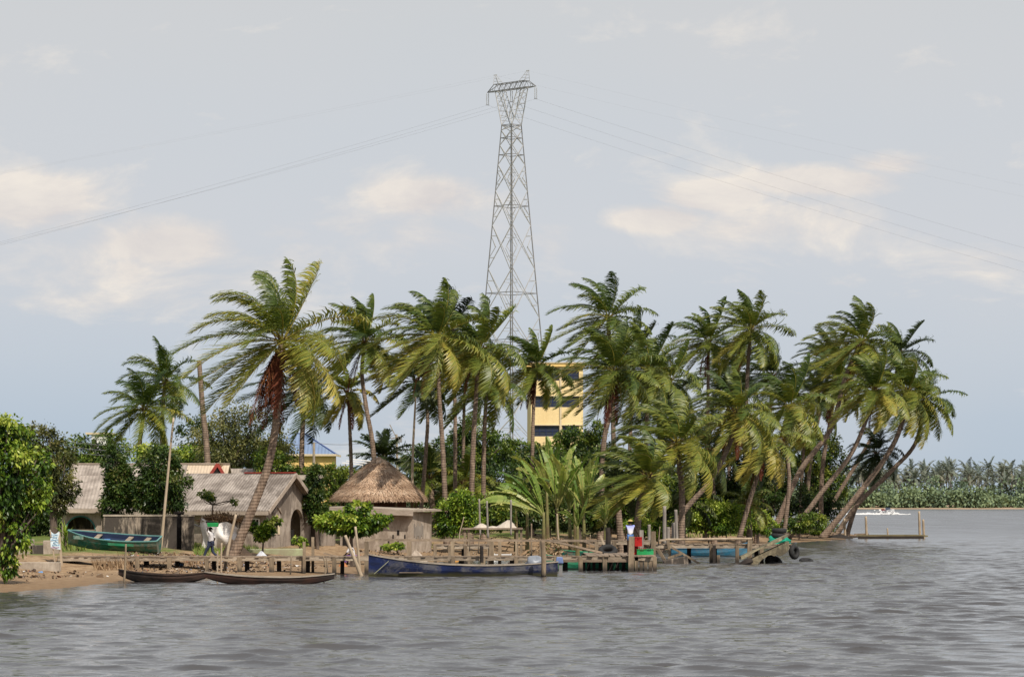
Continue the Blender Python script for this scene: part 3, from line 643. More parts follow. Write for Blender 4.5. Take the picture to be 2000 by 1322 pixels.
# spiky plant beside the white banner
B = G(128, 143); r_ = thing('spiky_plant', 'spiky yellow green plant beside the white banner', 'plant', tuple(B)); rng = np.random.default_rng(5)
acc = Acc()
for k in range(60):
    a = rng.uniform(0, 2*PI); e = rng.uniform(.1, 1.5); L_ = rng.uniform(.5, .95); d = np.array([math.cos(a)*math.cos(e), math.sin(a)*math.cos(e), math.sin(e)])
    s_ = np.array([-math.sin(a), math.cos(a), 0])*.035; o_ = np.array(B)+np.array([0,0,rng.uniform(.1,.9)])
    acc.add(np.stack([o_-s_, o_+s_, o_+d*L_*.6+s_*.8, o_+d*L_*.6-s_*.8]), np.array([[0,1,2,3]]), rng.uniform(.4,.9)); acc.add(np.stack([o_+d*L_*.6-s_*.8, o_+d*L_*.6+s_*.8, o_+d*L_+s_*.1-[0,0,.08], o_+d*L_-s_*.1-[0,0,.08]]), np.array([[0,1,2,3]]), rng.uniform(.4,.9))
acc.build('leaf_rosette', LEAF_C, r_); MB().tube([B-Vector((0,0,.1)), B+Vector((0,0,.9))], .07, 7).build('stem', BARK2, r_, world=True)
# ------------------------------------------------------------------ banana plants
STEMB = mk('banana_stem', (.22,.22,.07), (.13,.09,.045), sc=3, rough=.6, stretch=(1,1,.3))
def banana(label, base, top, D, n, L, seed, fan=None, tint=.5, group='banana plants behind the shore'):
    rng = np.random.default_rng(seed); B = G(base, D, -.05); T = P(top[0], top[1], D)
    root = thing('banana_plant', label, 'banana plant', tuple(B), group=group)
    MB().tube(catmull([B, (B+T)*.5, T], 8), list(np.linspace(.16,.07,9)), 9).build('stem', STEMB, root, world=True, smooth=True)
    acc = Acc()
    for i in range(n):
        az = fan[0]+rng.normal(0,.25) if fan else i*2.4+rng.uniform(-.5,.5)
        el = (fan[1]+(fan[2]-fan[1])*i/max(1,n-1)+rng.normal(0,.06)) if fan else math.radians(rng.uniform(45,86))
        LL = L*rng.uniform(.75,1.1); S = 22
        d = np.array([math.cos(el)*math.cos(az), math.cos(el)*math.sin(az), math.sin(el)]); p = np.array(T)-np.array([0,0,.2]); pts = [p]
        for k in range(S):
            u = k/S; d = nrm(d+np.array([0,0,-1])*.075*u*(1.2 if el < 1.2 else .8)+np.array([-1,0,0])*.03*u); p = p+d*LL/S; pts.append(p)
        pts = np.array(pts); Tg = nrm(np.gradient(pts, axis=0)); Sd = np.cross(Tg, [0,0,1.]); bad = np.linalg.norm(Sd, axis=1) < .2
        Sd[bad] = [-math.sin(az), math.cos(az), 0]; Sd = nrm(Sd); N = np.cross(Sd, Tg)
        tw = rng.uniform(-1.1,1.1); Sd, N = Sd*math.cos(tw)+N*math.sin(tw), N*math.cos(tw)-Sd*math.sin(tw)
        u = np.linspace(0,1,S+1); hw = LL*.072*np.sin(PI*np.clip((u-.18)/.84,0,1))**.55*(u > .18)
        r = (.035*(1-u)+.008)[:,None]; ring = np.stack([pts+Sd*r, pts-Sd*r, pts-N*r*1.3],1)
        acc.add(ring, np.array([[k*3+j,k*3+(j+1)%3,(k+1)*3+(j+1)%3,(k+1)*3+j] for k in range(S) for j in range(3)]), min(1,tint+.3))
        tl = np.clip(tint+rng.normal(0,.18),.05,1)
        for sg in (-1,1):
            dr = rng.uniform(-.1,.55)
            for k in range(4, S):
                if rng.random() < .45: dr = rng.uniform(-.15,.9)   # a tear: the next strip hangs differently
                sdir = nrm(sg*Sd[k]*math.cos(dr)-np.array([0,0,1.])*math.sin(dr)*.9+Tg[k]*.25+np.array([-1,0,0])*.12); g_ = .0 if rng.random() > .3 else .18
                a, b_ = pts[k], pts[k+1]+(pts[k]-pts[k+1])*g_
                acc.add(np.stack([a, b_, b_+sdir*hw[k+1], a+sdir*hw[k]]), np.array([[0,1,2,3]]), np.clip(tl+np.array([-.06,-.06,.08,.08])+rng.normal(0,.05),0,1))
    acc.build('leaves', BANANA, root)
for a in [
 ('banana plant with a fan of long leaves sweeping up left, foremost of the clump', 1062, (1062,1000), 166, 14, 3.7, 201, (PI*.93,.55,1.4)),
 ('tall banana plant with upright torn leaves at the middle of the clump', 1090, (1088,985), 168, 11, 3.6, 202, None),
 ('banana plant with pale flag like leaves right of the fan', 1115, (1112,990), 170, 11, 3.4, 203, None),
 ('banana plant at the right end of the clump, broad lit leaves', 1142, (1140,992), 168, 11, 3.2, 204, None),
 ('banana plant on the left flank of the clump, leaves low', 1030, (1030,1000), 174, 10, 2.5, 205, (PI*.88,.5,1.5)),
 ('banana plant rising highest at the back of the clump', 1070, (1068,955), 178, 11, 3.4, 206, None),
 ('banana plant behind the clump toward the palms', 1125, (1122,965), 180, 11, 3.2, 207, None),
 ('small banana plant right of the clump near the dark post', 1183, (1182,1018), 165, 8, 1.7, 208, None),
 ('young banana plant below the clump, bright leaves', 1128, (1128,1022), 162, 8, 1.8, 209, None),
 ('banana plant at the back left of the clump, leaves against the pylon foot', 1008, (1008,985), 182, 10, 2.8, 210, None),
]: banana(*a[:7], fan=a[7], tint=.56 if a[6] % 2 else .70)
# dead fronds and leaf litter heaped under the bananas
rng = np.random.default_rng(77); acc = Acc()
for k in range(26):
    px = rng.uniform(1005,1120); D = rng.uniform(160,165); b0 = np.array(G(px, D)); z = rng.uniform(.0,1.5)
    frond(acc, b0+[0,0,z], rng.choice([PI*.9, PI*1.1, .2])+rng.normal(0,.5), rng.uniform(-.6,.9), rng.uniform(1.2,2.6), rng, rng.uniform(.3,.9), wk=.1, grav=1.6, nl=16, lw=.09, ll=.14, hang=1.4)
n_ = 3400; px = rng.normal(1075,38,n_); D = rng.uniform(156,166,n_); X = (px-1000)*D/F; z0 = ground(X, D)
c = np.stack([X, D, z0+np.abs(rng.normal(0,.28,n_))*np.clip(1.4-np.abs(px-1085)/55,.15,1.4)],1); a1 = nrm(rng.normal(size=(n_,3)))*rng.uniform(.08,.32,(n_,1)); a2 = nrm(np.cross(a1, rng.normal(size=(n_,3))))*rng.uniform(.03,.08,(n_,1))
acc.add(np.stack([c-a1-a2, c+a1-a2, c+a1+a2, c-a1+a2],1), np.arange(n_*4).reshape(-1,4), np.repeat(rng.uniform(.1,1,n_),4))
o = acc.build('dead_leaf_litter', DRYF, None, loc=G(1075,162)); tag(o, 'heap of dry brown fronds and leaves under the banana clump', 'leaf litter', kind='stuff')
# ------------------------------------------------------------------ grass and shore litter
rng = np.random.default_rng(31)
def tufts(name, label, regions, m, h, w=.03, kind='stuff', cat='grass'):
    acc = Acc()
    for (p0, p1, D0, D1, n, zmin) in regions:
        px = rng.uniform(p0, p1, n); D = rng.uniform(D0, D1, n)
        X = (px-1000)*D/F; Z = ground(X, D)
        cl = np.sin(X*1.7+D*.9)+np.sin(X*.6-D*1.3)+rng.normal(0,.6,n)
        k = (Z > zmin) & (cl > -.2); X, Y, Z = X[k], D[k], Z[k]; q = len(X)
        hh = h*rng.uniform(.5,1.3,(q,1)); lean = np.stack([rng.normal(-.25,.35,q), rng.normal(0,.3,q), np.ones(q)],1)
        b0 = np.stack([X,Y,Z-.03],1); s_ = np.stack([np.ones(q)*w, rng.normal(0,.01,q), np.zeros(q)],1); t_ = b0+lean*hh
        acc.add(np.stack([b0-s_, b0+s_, t_+s_*.2, t_-s_*.2],1), np.arange(q*4).reshape(-1,4), np.repeat(rng.uniform(.1,.9,q),4))
    o = acc.build(name, m, None, loc=(0,150,0)); return tag(o, label, cat, kind=kind)
tufts('grass', 'green grass on the bank behind the jetties', [(380,720,142,158,5000,.55),(840,1240,158,180,17000,.40),(1240,1640,198,250,14000,.35),(90,200,140,160,1200,.6)], GRASS, .34)
tufts('dry_grass', 'dry yellow grass by the green rowing boat', [(185,260,128,134,600,.25),(1330,1400,196,202,700,.2),(330,400,134,140,260,.3),(560,640,138,143,1200,.4)], DRYF, .42, .022, cat='dry grass')
LIT = newmat('litter'); m, t, b = LIT
at = t.node('ShaderNodeAttribute', attribute_name='tint').outputs['Fac']
t.put(b.inputs['Base Color'], t.ramp(at, [(0.,(.07,.045,.03)),(.35,(.17,.11,.07)),(.62,(.30,.21,.14)),(.86,(.45,.38,.30)),(.92,(.65,.63,.60)),(.965,(.10,.22,.42)),(.985,(.45,.12,.06)),(1.,(.10,.28,.18))], 'CONSTANT')); b.inputs['Roughness'].default_value = .8
acc = Acc()
for (p0,p1,D0,D1,n) in [(20,250,111,128,1300),(250,740,125,144,7500),(700,1000,146,176,4000),(1000,1520,164,232,3000),(1500,1670,226,252,700)]:
    px = rng.uniform(p0,p1,n); D = rng.uniform(D0,D1,n); X = (px-1000)*D/F; Z = ground(X,D)
    k = Z > .10+.12*rng.random(n); X, D, Z = X[k], D[k], Z[k]; q = len(X)
    c = np.stack([X,D,Z+rng.uniform(0,.05,q)],1); s1 = rng.lognormal(-3.75,.75,(q,1)); a1 = nrm(rng.normal(size=(q,3))*[1,1,.45])*s1; a2 = nrm(np.cross(a1, rng.normal(size=(q,3))))*s1*rng.uniform(.2,.8,(q,1)); a3 = nrm(np.cross(a1,a2))*s1*.25
    for sg in (1,-1): acc.add(np.stack([c-a1-a2, c+a1-a2+a3*sg, c+a1+a2, c-a1+a2+a3*sg*2],1), np.arange(q*4).reshape(-1,4), np.repeat(rng.random(q),4))
o = acc.build('shore_litter', LIT[0], None, loc=(0,140,0)); tag(o, 'driftwood scraps and litter strewn along the muddy shore', 'litter', kind='stuff')
# ------------------------------------------------------------------ far shore
FARPALM = leafmat('hazy_palm_frond', [(0., (.11,.14,.125)), (.5, (.165,.185,.145)), (1., (.27,.25,.18))], rough=.8, trans=.15, spec=.1)  # distance haze is mixed into the far leaf and trunk colours
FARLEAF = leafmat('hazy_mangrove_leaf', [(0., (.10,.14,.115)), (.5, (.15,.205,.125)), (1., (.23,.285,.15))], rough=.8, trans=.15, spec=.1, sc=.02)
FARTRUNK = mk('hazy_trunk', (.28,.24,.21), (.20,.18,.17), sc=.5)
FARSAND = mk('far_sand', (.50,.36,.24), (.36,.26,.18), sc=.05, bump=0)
xs = np.arange(-80, 520, 5.); ys = np.array([960,975,985,995,1010,1030,1060,1100,1200.])
V, Q = grid(xs, ys, lambda x, y: np.clip((y-985-8*np.sin(x*.03)-5*np.sin(x*.11))*.03, -1.5, 1.4))
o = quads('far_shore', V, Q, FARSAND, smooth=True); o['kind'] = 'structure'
acc = Acc(); rng = np.random.default_rng(91); bl = []
for x in np.arange(-70, 480, 4.2):
    y0 = 998+8*math.sin(x*.03)+5*math.sin(x*.11)
    h = rng.uniform(2.2,4.6); bl.append(((x+rng.normal(0,1.5), y0+rng.uniform(0,6), h*.75), (rng.uniform(3.2,6.5), 3.5, h)))
for x in np.arange(-70, 480, 5.):
    h = rng.uniform(3.2,6.6); bl.append(((x+rng.normal(0,2), 1018+rng.uniform(0,16), h*.9), (rng.uniform(4,7), 5, h)))
nf_ = len(np.arange(-70, 480, 4.2)); leaves(acc, bl[:nf_], 66000, 1.05, rng, .72, .16, 22, .36, .2, .9, .3); leaves(acc, bl[nf_:], 64000, 1.05, rng, .34, .20, 22, .36, .2, .9, .3)
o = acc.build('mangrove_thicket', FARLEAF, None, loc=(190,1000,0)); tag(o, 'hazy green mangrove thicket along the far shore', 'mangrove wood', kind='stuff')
for i in range(84):
    x = 110+i*1.35+rng.normal(0,1.4) if i < 64 else 100+rng.uniform(0,180); y = 1035+rng.uniform(-8,34); z = rng.uniform(9.5,14.8); 
    root = thing('far_palm', 'hazy coconut palm standing above the mangroves of the far shore', 'palm tree', (x, y, .5), group='palms on the far shore')
    lean = rng.normal(0,.7); C = Vector((x+lean, y, z))
    MB().tube(catmull([Vector((x,y,.5)), Vector((x+lean*.3,y,z*.5)), C], 6), list(np.linspace(.32,.2,7)), 5).build('trunk', FARTRUNK, root, world=True)
    acc = Acc()
    for k in range(15):
        u = (k+.5)/15; frond(acc, C, k*2.4+i, math.radians(80-135*u), 5.0*rng.uniform(.8,1.1), rng, np.clip(.45+.3*(u-.5)+rng.normal(0,.15),0,1), wk=1.0, nl=15, lw=.26, ll=.26, S=7, grav=2.2)
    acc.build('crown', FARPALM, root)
# ------------------------------------------------------------------ materials for built things
CONC = mk('stained_block_wall', (.42,.355,.295), (.29,.235,.19), sc=1.2, bsc=9, stain=(.10,.078,.062), samt=.7, ssc=1.2, sth=(.45,.57), bump=.3)
CONC2 = mk('mossy_compound_wall', (.40,.33,.26), (.27,.21,.165), sc=1.4, bsc=9, stain=(.04,.033,.028), samt=.93, ssc=1.7, sth=(.40,.50), bump=.3, stretch=(1,1,.5))
CONC3 = mk('pale_plaster', (.52,.44,.36), (.36,.29,.23), sc=1.3, stain=(.20,.155,.12), samt=.65, ssc=1.4, sth=(.46,.56), bump=.25)  # light-toned plaster with darker stains
SLAB = mk('pale_concrete', (.48,.41,.33), (.33,.27,.21), sc=1.5, stain=(.16,.12,.09), samt=.5)
ASB = mk('corrugated_roof_sheet', (.46,.40,.35), (.30,.255,.22), sc=1.0, stain=(.13,.105,.088), samt=.85, ssc=.9, sth=(.42,.58), wave=('X', 1.75, .34, .7, .3), bump=.5, rough=.9)
ASB2 = mk('weathered_roof_sheet', (.47,.405,.35), (.31,.26,.22), sc=.8, stain=(.15,.12,.10), samt=.6, ssc=.5, wave=('X', 1.5, .26, .7, .3), bump=.45)
CREAM = mk('cream_roof_sheet', (.62,.50,.37), (.52,.41,.30), sc=1.2, wave=('X', 1.5, .2, 1., .1), bump=.4)
REDP = mk('red_painted_trim', (.38,.06,.045), (.26,.045,.035), sc=3)
FASC = mk('fascia_board', (.46,.38,.31), (.30,.24,.19), sc=3, stretch=(.4,1,1))
DARK = mk('dark_interior', (.018,.014,.012), (.012,.010,.009), bump=0)  # near-black that paints the shade seen in openings
WOOD = mk('weathered_jetty_wood', (.37,.285,.205), (.19,.14,.10), sc=3, bsc=14, stretch=(.5,.5,.9), stain=(.08,.06,.045), samt=.5, ssc=1.5, bump=.5)
STRG = mk('pale_jetty_beam', (.50,.41,.31), (.30,.235,.17), sc=3, bsc=14, stretch=(.4,1,1), stain=(.12,.09,.065), samt=.5, ssc=1.2, bump=.5)
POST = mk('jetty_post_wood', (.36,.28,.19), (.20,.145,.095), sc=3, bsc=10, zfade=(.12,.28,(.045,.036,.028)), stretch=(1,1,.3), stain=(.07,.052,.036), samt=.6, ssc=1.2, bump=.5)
POSTD = mk('dark_wood_and_shade', (.045,.034,.028), (.022,.018,.015), sc=3)  # dark wood; also carries the painted shade of the rear jetty posts
BAMB = mk('bare_pole', (.50,.40,.29), (.33,.25,.17), sc=3, stretch=(1,1,.3))
GREYP = mk('grey_stake', (.34,.30,.26), (.22,.19,.165), sc=3, stretch=(1,1,.3))
THATCH = mk('thatch', (.60,.42,.30), (.32,.21,.14), sc=5, bsc=22, bump=1., stretch=(1,1,.22), stain=(.075,.045,.03), samt=.55, ssc=1.3, rough=.95)
CLOTH = mk('beige_cloth', (.55,.48,.40), (.42,.36,.30), sc=2, bump=.6, bsc=5)
TARP = mk('white_tarp', (.80,.76,.72), (.66,.61,.57), sc=1.5, bump=.5, bsc=4, rough=.5, stain=(.48,.42,.37), samt=.5)
WHITE = mk('white_paint', (.80,.79,.77), (.68,.66,.63), sc=3)
YEL = mk('yellow_render', (.86,.67,.36), (.80,.62,.33), sc=.25, bsc=3, bump=.05, stain=(.62,.41,.17), samt=.35, ssc=.12)
YEL2 = mk('yellow_plaster', (.80,.55,.21), (.72,.48,.18), sc=.3, bump=.05)
PALE = mk('pale_trim', (.70,.58,.40), (.60,.48,.33), sc=.5, bump=.1)
BLUER = mk('blue_roof', (.22,.29,.43), (.17,.24,.37), sc=.4, wave=('X', .9, .25, 1., .05), bump=.4, rough=.5)
BLUEF = mk('blue_window_frame', (.022,.034,.095), (.016,.024,.07), sc=3)
PANE, t, b = newmat('dark_window_pane')
b.inputs['Base Color'].default_value = (.035,.042,.06,1); b.inputs['Roughness'].default_value = .12; b.inputs['Specular IOR Level'].default_value = .5
STEEL = mk('galvanised_steel', (.50,.485,.465), (.38,.37,.36), sc=.3, bump=0, rough=.6)
STEELD = mk('dark_steel', (.26,.25,.25), (.18,.18,.18), sc=.3, bump=0, rough=.7)
GLASSI = mk('insulator_glass', (.62,.62,.63), (.5,.5,.5), sc=3, bump=0, rough=.3)
WIRE = mk('wire', (.22,.22,.23), (.18,.18,.19), bump=0)
RUB = mk('tyre_rubber', (.030,.029,.029), (.018,.018,.018), sc=6, rough=.75)
def boatpaint(n, c, c2, wood=(.22,.17,.13), amt=.75, foot=(.03,.035,.03), z=(.02,.14)):
    return mk(n, c, c2, sc=2.5, bsc=12, stretch=(.5,1,1.4), stain=wood, samt=amt, ssc=2.2, rough=.6, bump=.3, zfade=(z[0], z[1], foot))
NAVY = boatpaint('chipped_navy_paint', (.013,.025,.10), (.008,.013,.04), wood=(.13,.125,.125), z=(.06,.16), foot=(.075,.07,.03))
TEAL = boatpaint('teal_boat_paint', (.02,.16,.125), (.012,.085,.07), z=(-.3,.1))
GREENB = boatpaint('bright_green_paint', (.035,.34,.17), (.02,.20,.11), amt=.2)
BLUEB = boatpaint('sea_blue_paint', (.035,.21,.32), (.02,.11,.20), amt=.25)
BLACKW = mk('tarred_canoe_wood', (.028,.022,.018), (.014,.011,.010), sc=2.5, stretch=(.4,1,1), stain=(.10,.055,.04), samt=.5, ssc=1.4, rough=.7)
REDDW = mk('reddish_canoe_side', (.085,.038,.026), (.025,.017,.014), sc=2.5, stretch=(.4,1,1.5), stain=(.025,.02,.018), samt=.8, ssc=1.4, rough=.7)
INNER = mk('bare_boat_inside', (.36,.29,.22), (.20,.155,.115), sc=3, stretch=(.4,1,1))
NAVYI = mk('dark_navy_inside', (.02,.035,.085), (.012,.02,.05), sc=3, stretch=(.4,1,1))
def flat(n, c, r=.6, k=.75): return mk(n, c, tuple(x*k for x in c), sc=4, rough=r, bump=.1)
RED = flat('red_plastic', (.46,.016,.014), .45); GRN = flat('green_plastic', (.02,.30,.085), .45); EMER = mk('emerald_sheet', (.015,.36,.235), (.01,.20,.13), sc=2.5, bump=.6, bsc=3)
SKIN = flat('skin', (.055,.030,.020), .5); HAIR = flat('hair', (.012,.010,.009), .8); JEAN = flat('dark_jeans', (.035,.045,.085), .9); SHIRTW = mk('white_shirt', (.78,.76,.76), (.62,.60,.61), sc=8, bump=.3)
# ------------------------------------------------------------------ houses
def frame(o, th):   # local axes: x along the ridge to the right, y away from the viewer
    return Matrix.Translation(o) @ Matrix.Rotation(-th, 4, 'Z')
def gable_roof(x0, x1, y0, y1, ze, zr, ov, th=.10):
    """two sheets; returns (front, back) MB in local coordinates"""
    ym = (y0+y1)/2; sl = (zr-ze)/(ym-y0)
    a = MB(); b = MB()
    za = ze-sl*ov
    a.poly([(x0,y0-ov,za),(x1,y0-ov,za),(x1,ym,zr),(x0,ym,zr)], (0,0,th))
    b.poly([(x0,y1+ov,za),(x1,y1+ov,za),(x1,ym+.01,zr),(x0,ym+.01,zr)], (0,0,th))
    return a, b
def arch_wall(mb, p0, ux, w, h, xa, wa, hs, th, gable=None):
    """wall panel starting at p0 along ux with an arched opening starting at xa, width wa, springing height hs"""
    p0 = Vector(p0); ux = Vector(ux); nv = Vector((-ux.y, ux.x, 0))*th; z = Vector((0,0,1)); n = 14
    r = wa/2
    arc = [(xa+r-r*math.cos(PI*k/n), hs+r*math.sin(PI*k/n)) for k in range(n+1)]
    def top(x):
        if not gable: return h
        return h+gable*(1-abs(x-w/2)/(w/2))
    def q(a, b, c, d):
        pts = [p0+ux*u+z*v for u, v in (a,b,c,d)]; mb.poly(pts, nv)
    if xa > 0:
        if gable and xa > w/2: q((0,0),(w/2,0),(w/2,top(w/2)),(0,h)); q((w/2,0),(xa,0),(xa,top(xa)),(w/2,top(w/2)))
        else: q((0,0),(xa,0),(xa,top(xa)),(0,h))
    for k in range(n):
        (a0,a1),(b0,b1) = arc[k], arc[k+1]; q((a0,a1),(b0,b1),(b0,top(b0)),(a0,top(a0)))
    q((xa+wa,0),(w,0),(w,h),(xa+wa,top(xa+wa)))
def window(root, mb_frame, mats, c, w, h, ux, nx=2, ny=2, out=(0,-1,0), th=.06, bar=.05):
    """frame with mullions as a part, pane as its sub-part"""
    c = Vector(c); ux = Vector(ux).normalized(); o = Vector(out).normalized(); z = Vector((0,0,1))
    fr = MB()
    for s in (-1,1): fr.bar(c+ux*s*w/2-z*h/2, c+ux*s*w/2+z*h/2, bar*1.4, th); fr.bar(c+z*s*h/2-ux*(w/2-bar*.7), c+z*s*h/2+ux*(w/2-bar*.7), th, bar*1.4)
    for i in range(1, nx): fr.bar(c+ux*(i/nx-.5)*w-z*(h/2-bar), c+ux*(i/nx-.5)*w+z*(h/2-bar), bar, th*.7)
    for i in range(1, ny): fr.bar(c+z*(i/ny-.5)*h-ux*(w/2-bar)+o*.004, c+z*(i/ny-.5)*h+ux*(w/2-bar)+o*.004, th*.7, bar)
    f = fr.build('window', mats[0], root)
    pn = MB(); d = o*.012-o*.03
    pn.poly([c-ux*w/2-z*h/2+d, c+ux*w/2-z*h/2+d, c+ux*w/2+z*h/2+d, c-ux*w/2+z*h/2+d])
    pn.build('pane', mats[1], f); return f
def house(name, label, px, D, th, z0=None):
    B = G(px, D, -.05)
    if z0 is not None: B.z = z0
    return thing(name, label, 'house', tuple(B), -th), B
# long grey house: right front corner at px 513
th = math.radians(19); r_, B = house('village_house', 'long block house with grey corrugated roof, arched gable facing right', 513, 163, th)
zl = lambda py, D=163: CH+(HY-py)*D/F-B.z
ze, zr, Wd, Ln = zl(989), zl(927, 166), 6.6, 9.2
mb = MB(); mb.box((-Ln/2, .1, ze/2), (Ln, .2, ze)); mb.box((-Ln/2, Wd-.1, ze/2), (Ln, .2, ze)); mb.box((-Ln+.1, Wd/2, ze/2), (.2, Wd-.4, ze))
mb.build('wall', CONC, r_)
mb = MB(); arch_wall(mb, (.2,0,0), (0,1,0), Wd, ze, 3.55, 1.9, 1.35, .2, gable=zr-ze-.05); mb.build('gable_wall', CONC, r_)
MB().box((-2.2, 3.6, ze/2), (.1, 6., ze)).build('inner_wall', DARK, r_)  # near-black panel paints the dim room behind the arch
a, b_ = gable_roof(-Ln-.3, .62, 0, Wd, ze, zr, .55); a.build('roof', ASB, r_); b_.build('roof', ASB, r_)
mb = MB(); sl = (zr-ze)/(Wd/2)
for s, y in ((-1,-.57),(1,Wd+.57)):
    mb.bar((.66,y,ze-sl*.57-.02),(.66,Wd/2,zr-.02+.02*s), .05, .24)
mb.bar((-Ln-.3,-.60,ze-sl*.6-.04),(.62,-.60,ze-sl*.6-.04), .04, .22); mb.build('fascia', FASC, r_)
MB().bar((-2.6,Wd/2,zr+.13),(.6,Wd/2,zr+.13), .28, .06).build('ridge_cap', REDP, r_)
window(r_, None, (WHITE, DARK), (-.42,-.02,1.35), .42, .8, (1,0,0), 2, 1)
for k in (1.15, 1.65):
    mb = MB(); mb.poly([(.22,k,.85),(.22,k+.26,.85),(.22,k+.26,1.75),(.22,k+.13,1.95),(.22,k,1.75)], (.02,0,0)); mb.build('window_niche', PALE, r_)
mb = MB(); mb.bar((.25,.9,2.05),(.25,1.53,2.5),.05,.08); mb.bar((.25,1.53,2.5),(.25,2.15,2.05),.05,.08); mb.build('window_hood', CONC3, r_)
MB().box((.08,3.8,.5),(.06,.9,1.2)).build('door', DARK, r_)
# lean-to shed behind the gable
B2 = G(598, 170, -.05); r_ = thing('lean_to_shed', 'dark low shed with tilted sheet roof right of the grey house gable', 'shed', tuple(B2), -th)
mb = MB(); mb.box((-.2,0,.75),(2.6,.15,1.5)); mb.box((1.02,1.0,.75),(.15,1.8,1.5)); mb.build('wall', CONC, r_)
MB().poly([(-1.8,-.3,2.15),(1.3,-.3,1.62),(1.3,2.2,1.62),(-1.8,2.2,2.15)], (0,0,.06)).build('roof', GREYP, r_)
mb = MB(); mb.poly([(-1.8,-.3,2.75),(1.2,-.3,1.95),(1.2,1.6,1.95),(-1.8,1.6,2.75)], (0,0,.05)); mb.build('upper_roof', STEELD, r_)
for x in (-1.5, 1.1): MB().bar((x,-.2,1.3),(x,-.2,2.0),.09).build('post', POSTD, r_)
MB().box((.9,-.55,.8),(.45,.35,1.6)).build('pillar', CONC2, r_)
# left house with arched porch
r_, B = house('village_house', 'left grey roofed house with small porch gable and wide round arch', 262, 171, 0)
zl = lambda py, D=171: CH+(HY-py)*D/F-B.z
ze, zr = zl(986), zl(931)
mb = MB(); arch_wall(mb, (-4.35,0,0), (1,0,0), 2.4, ze, .25, 1.75, .75, .2); mb.box((-.9,.1,ze/2),(2.1,.2,ze)); mb.box((-4.25,3,ze/2),(.2,5.4,ze)); mb.build('wall', CONC3, r_)
MB().box((-2.2,1.6,ze/2),(4.2,.12,ze)).build('inner_wall', CONC2, r_)
mb = MB(); n = 14
for k in range(n):
    q0, q1 = PI*k/n, PI*(k+1)/n; c_ = Vector((-3.225,-.03,.75)); R = .90
    mb.bar(c_+Vector((-R*math.cos(q0),0,R*math.sin(q0))), c_+Vector((-R*math.cos(q1),0,R*math.sin(q1))), .05, .07)
mb.build('arch_trim', mk('teal_trim', (.06,.22,.21)), r_)
a, b_ = gable_roof(-4.7, 4.0, 0, 6., ze, zr, .5); a.build('roof', ASB2, r_); b_.build('roof', ASB2, r_)
mb = MB(); mb.bar((-4.7,-.53,ze-.35),(-1.7,-.53,ze-.35),.05,.24); mb.build('fascia', FASC, r_)
pg = zl(958); px0, px1, pm = -3.0+1.2, -.35, -1.1
mb = MB(); mb.poly([(px0,-.25,0),(px1,-.25,0),(px1,-.25,ze-.1),(pm,-.25,pg-.1),(px0,-.25,ze-.1)], (0,.15,0)); mb.build('porch_wall', CONC3, r_)
mb = MB(); mb.poly([(px0-.3,-.75,ze-.32),(pm,-.75,pg),(pm,2.,pg),(px0-.3,2.,ze-.32)], (0,0,.09)); mb.poly([(pm,-.75,pg),(px1+.3,-.75,ze-.32),(px1+.3,2.,ze-.32),(pm,2.,pg)], (0,0,.085)); mb.build('porch_roof', ASB2, r_)
mb = MB(); mb.bar((px0-.34,-.79,ze-.36),(pm,-.79,pg-.04),.05,.26); mb.bar((pm,-.792,pg-.04),(px1+.34,-.792,ze-.36),.05,.26); mb.build('porch_fascia', FASC, r_)
# table and clutter under the arch
B = G(168, 168); r2 = thing('porch_table', 'small plank table under the round arch of the left house', 'table', tuple(B))
MB().box((0,0,.8),(1.1,.5,.07)).build('table_top', WOOD, r2)
for x in (-.45,.45): MB().bar((x,0,-.1),(x,0,.77),.08).build('leg', WOOD, r2)
# house behind with cream roof section and red gable
r_, B = house('village_house', 'rear house whose long ridge shows above, cream roof patch and red gable', 446, 190, 0)
zl = lambda py, D=190: CH+(HY-py)*D/F-B.z
ze, zr = zl(950), zl(908)
mb = MB(); mb.box((-5.4,.1,ze/2),(10.6,.2,ze)); mb.box((-.1,3.,ze/2),(.2,5.5,ze)); mb.build('wall', CONC, r_)
a, b_ = gable_roof(-10.9,-3.05,0,6.,ze,zr,.5); a.build('roof', ASB2, r_); b_.build('roof', ASB2, r_)
a, b_ = gable_roof(-3.03,-.2,0,6.,ze,zr-.02,.5); a.build('cream_roof', CREAM, r_); b_.build('cream_roof', CREAM, r_)
MB().bar((-10.9,3,zr+.13),(-.2,3,zr+.13),.3,.08).build('ridge_cap', FASC, r_)
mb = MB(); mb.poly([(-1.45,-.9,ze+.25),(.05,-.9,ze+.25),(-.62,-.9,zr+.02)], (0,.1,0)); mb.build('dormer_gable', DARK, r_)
mb = MB(); mb.bar((-1.5,-.95,ze+.2),(-.62,-.95,zr+.06),.08,.2); mb.bar((-.62,-.953,zr+.06),(.12,-.953,ze+.2),.08,.2); mb.bar((-1.4,-.96,ze+.24),(.05,-.96,ze+.24),.06,.12); mb.build('dormer_trim', REDP, r_)
MB().poly([(-1.5,-.85,ze+.3),(-.62,-.85,zr+.12),(-.62,3,zr+.12),(-1.5,3,ze+.3)],(0,0,.05)).build('dormer_roof', CREAM, r_)
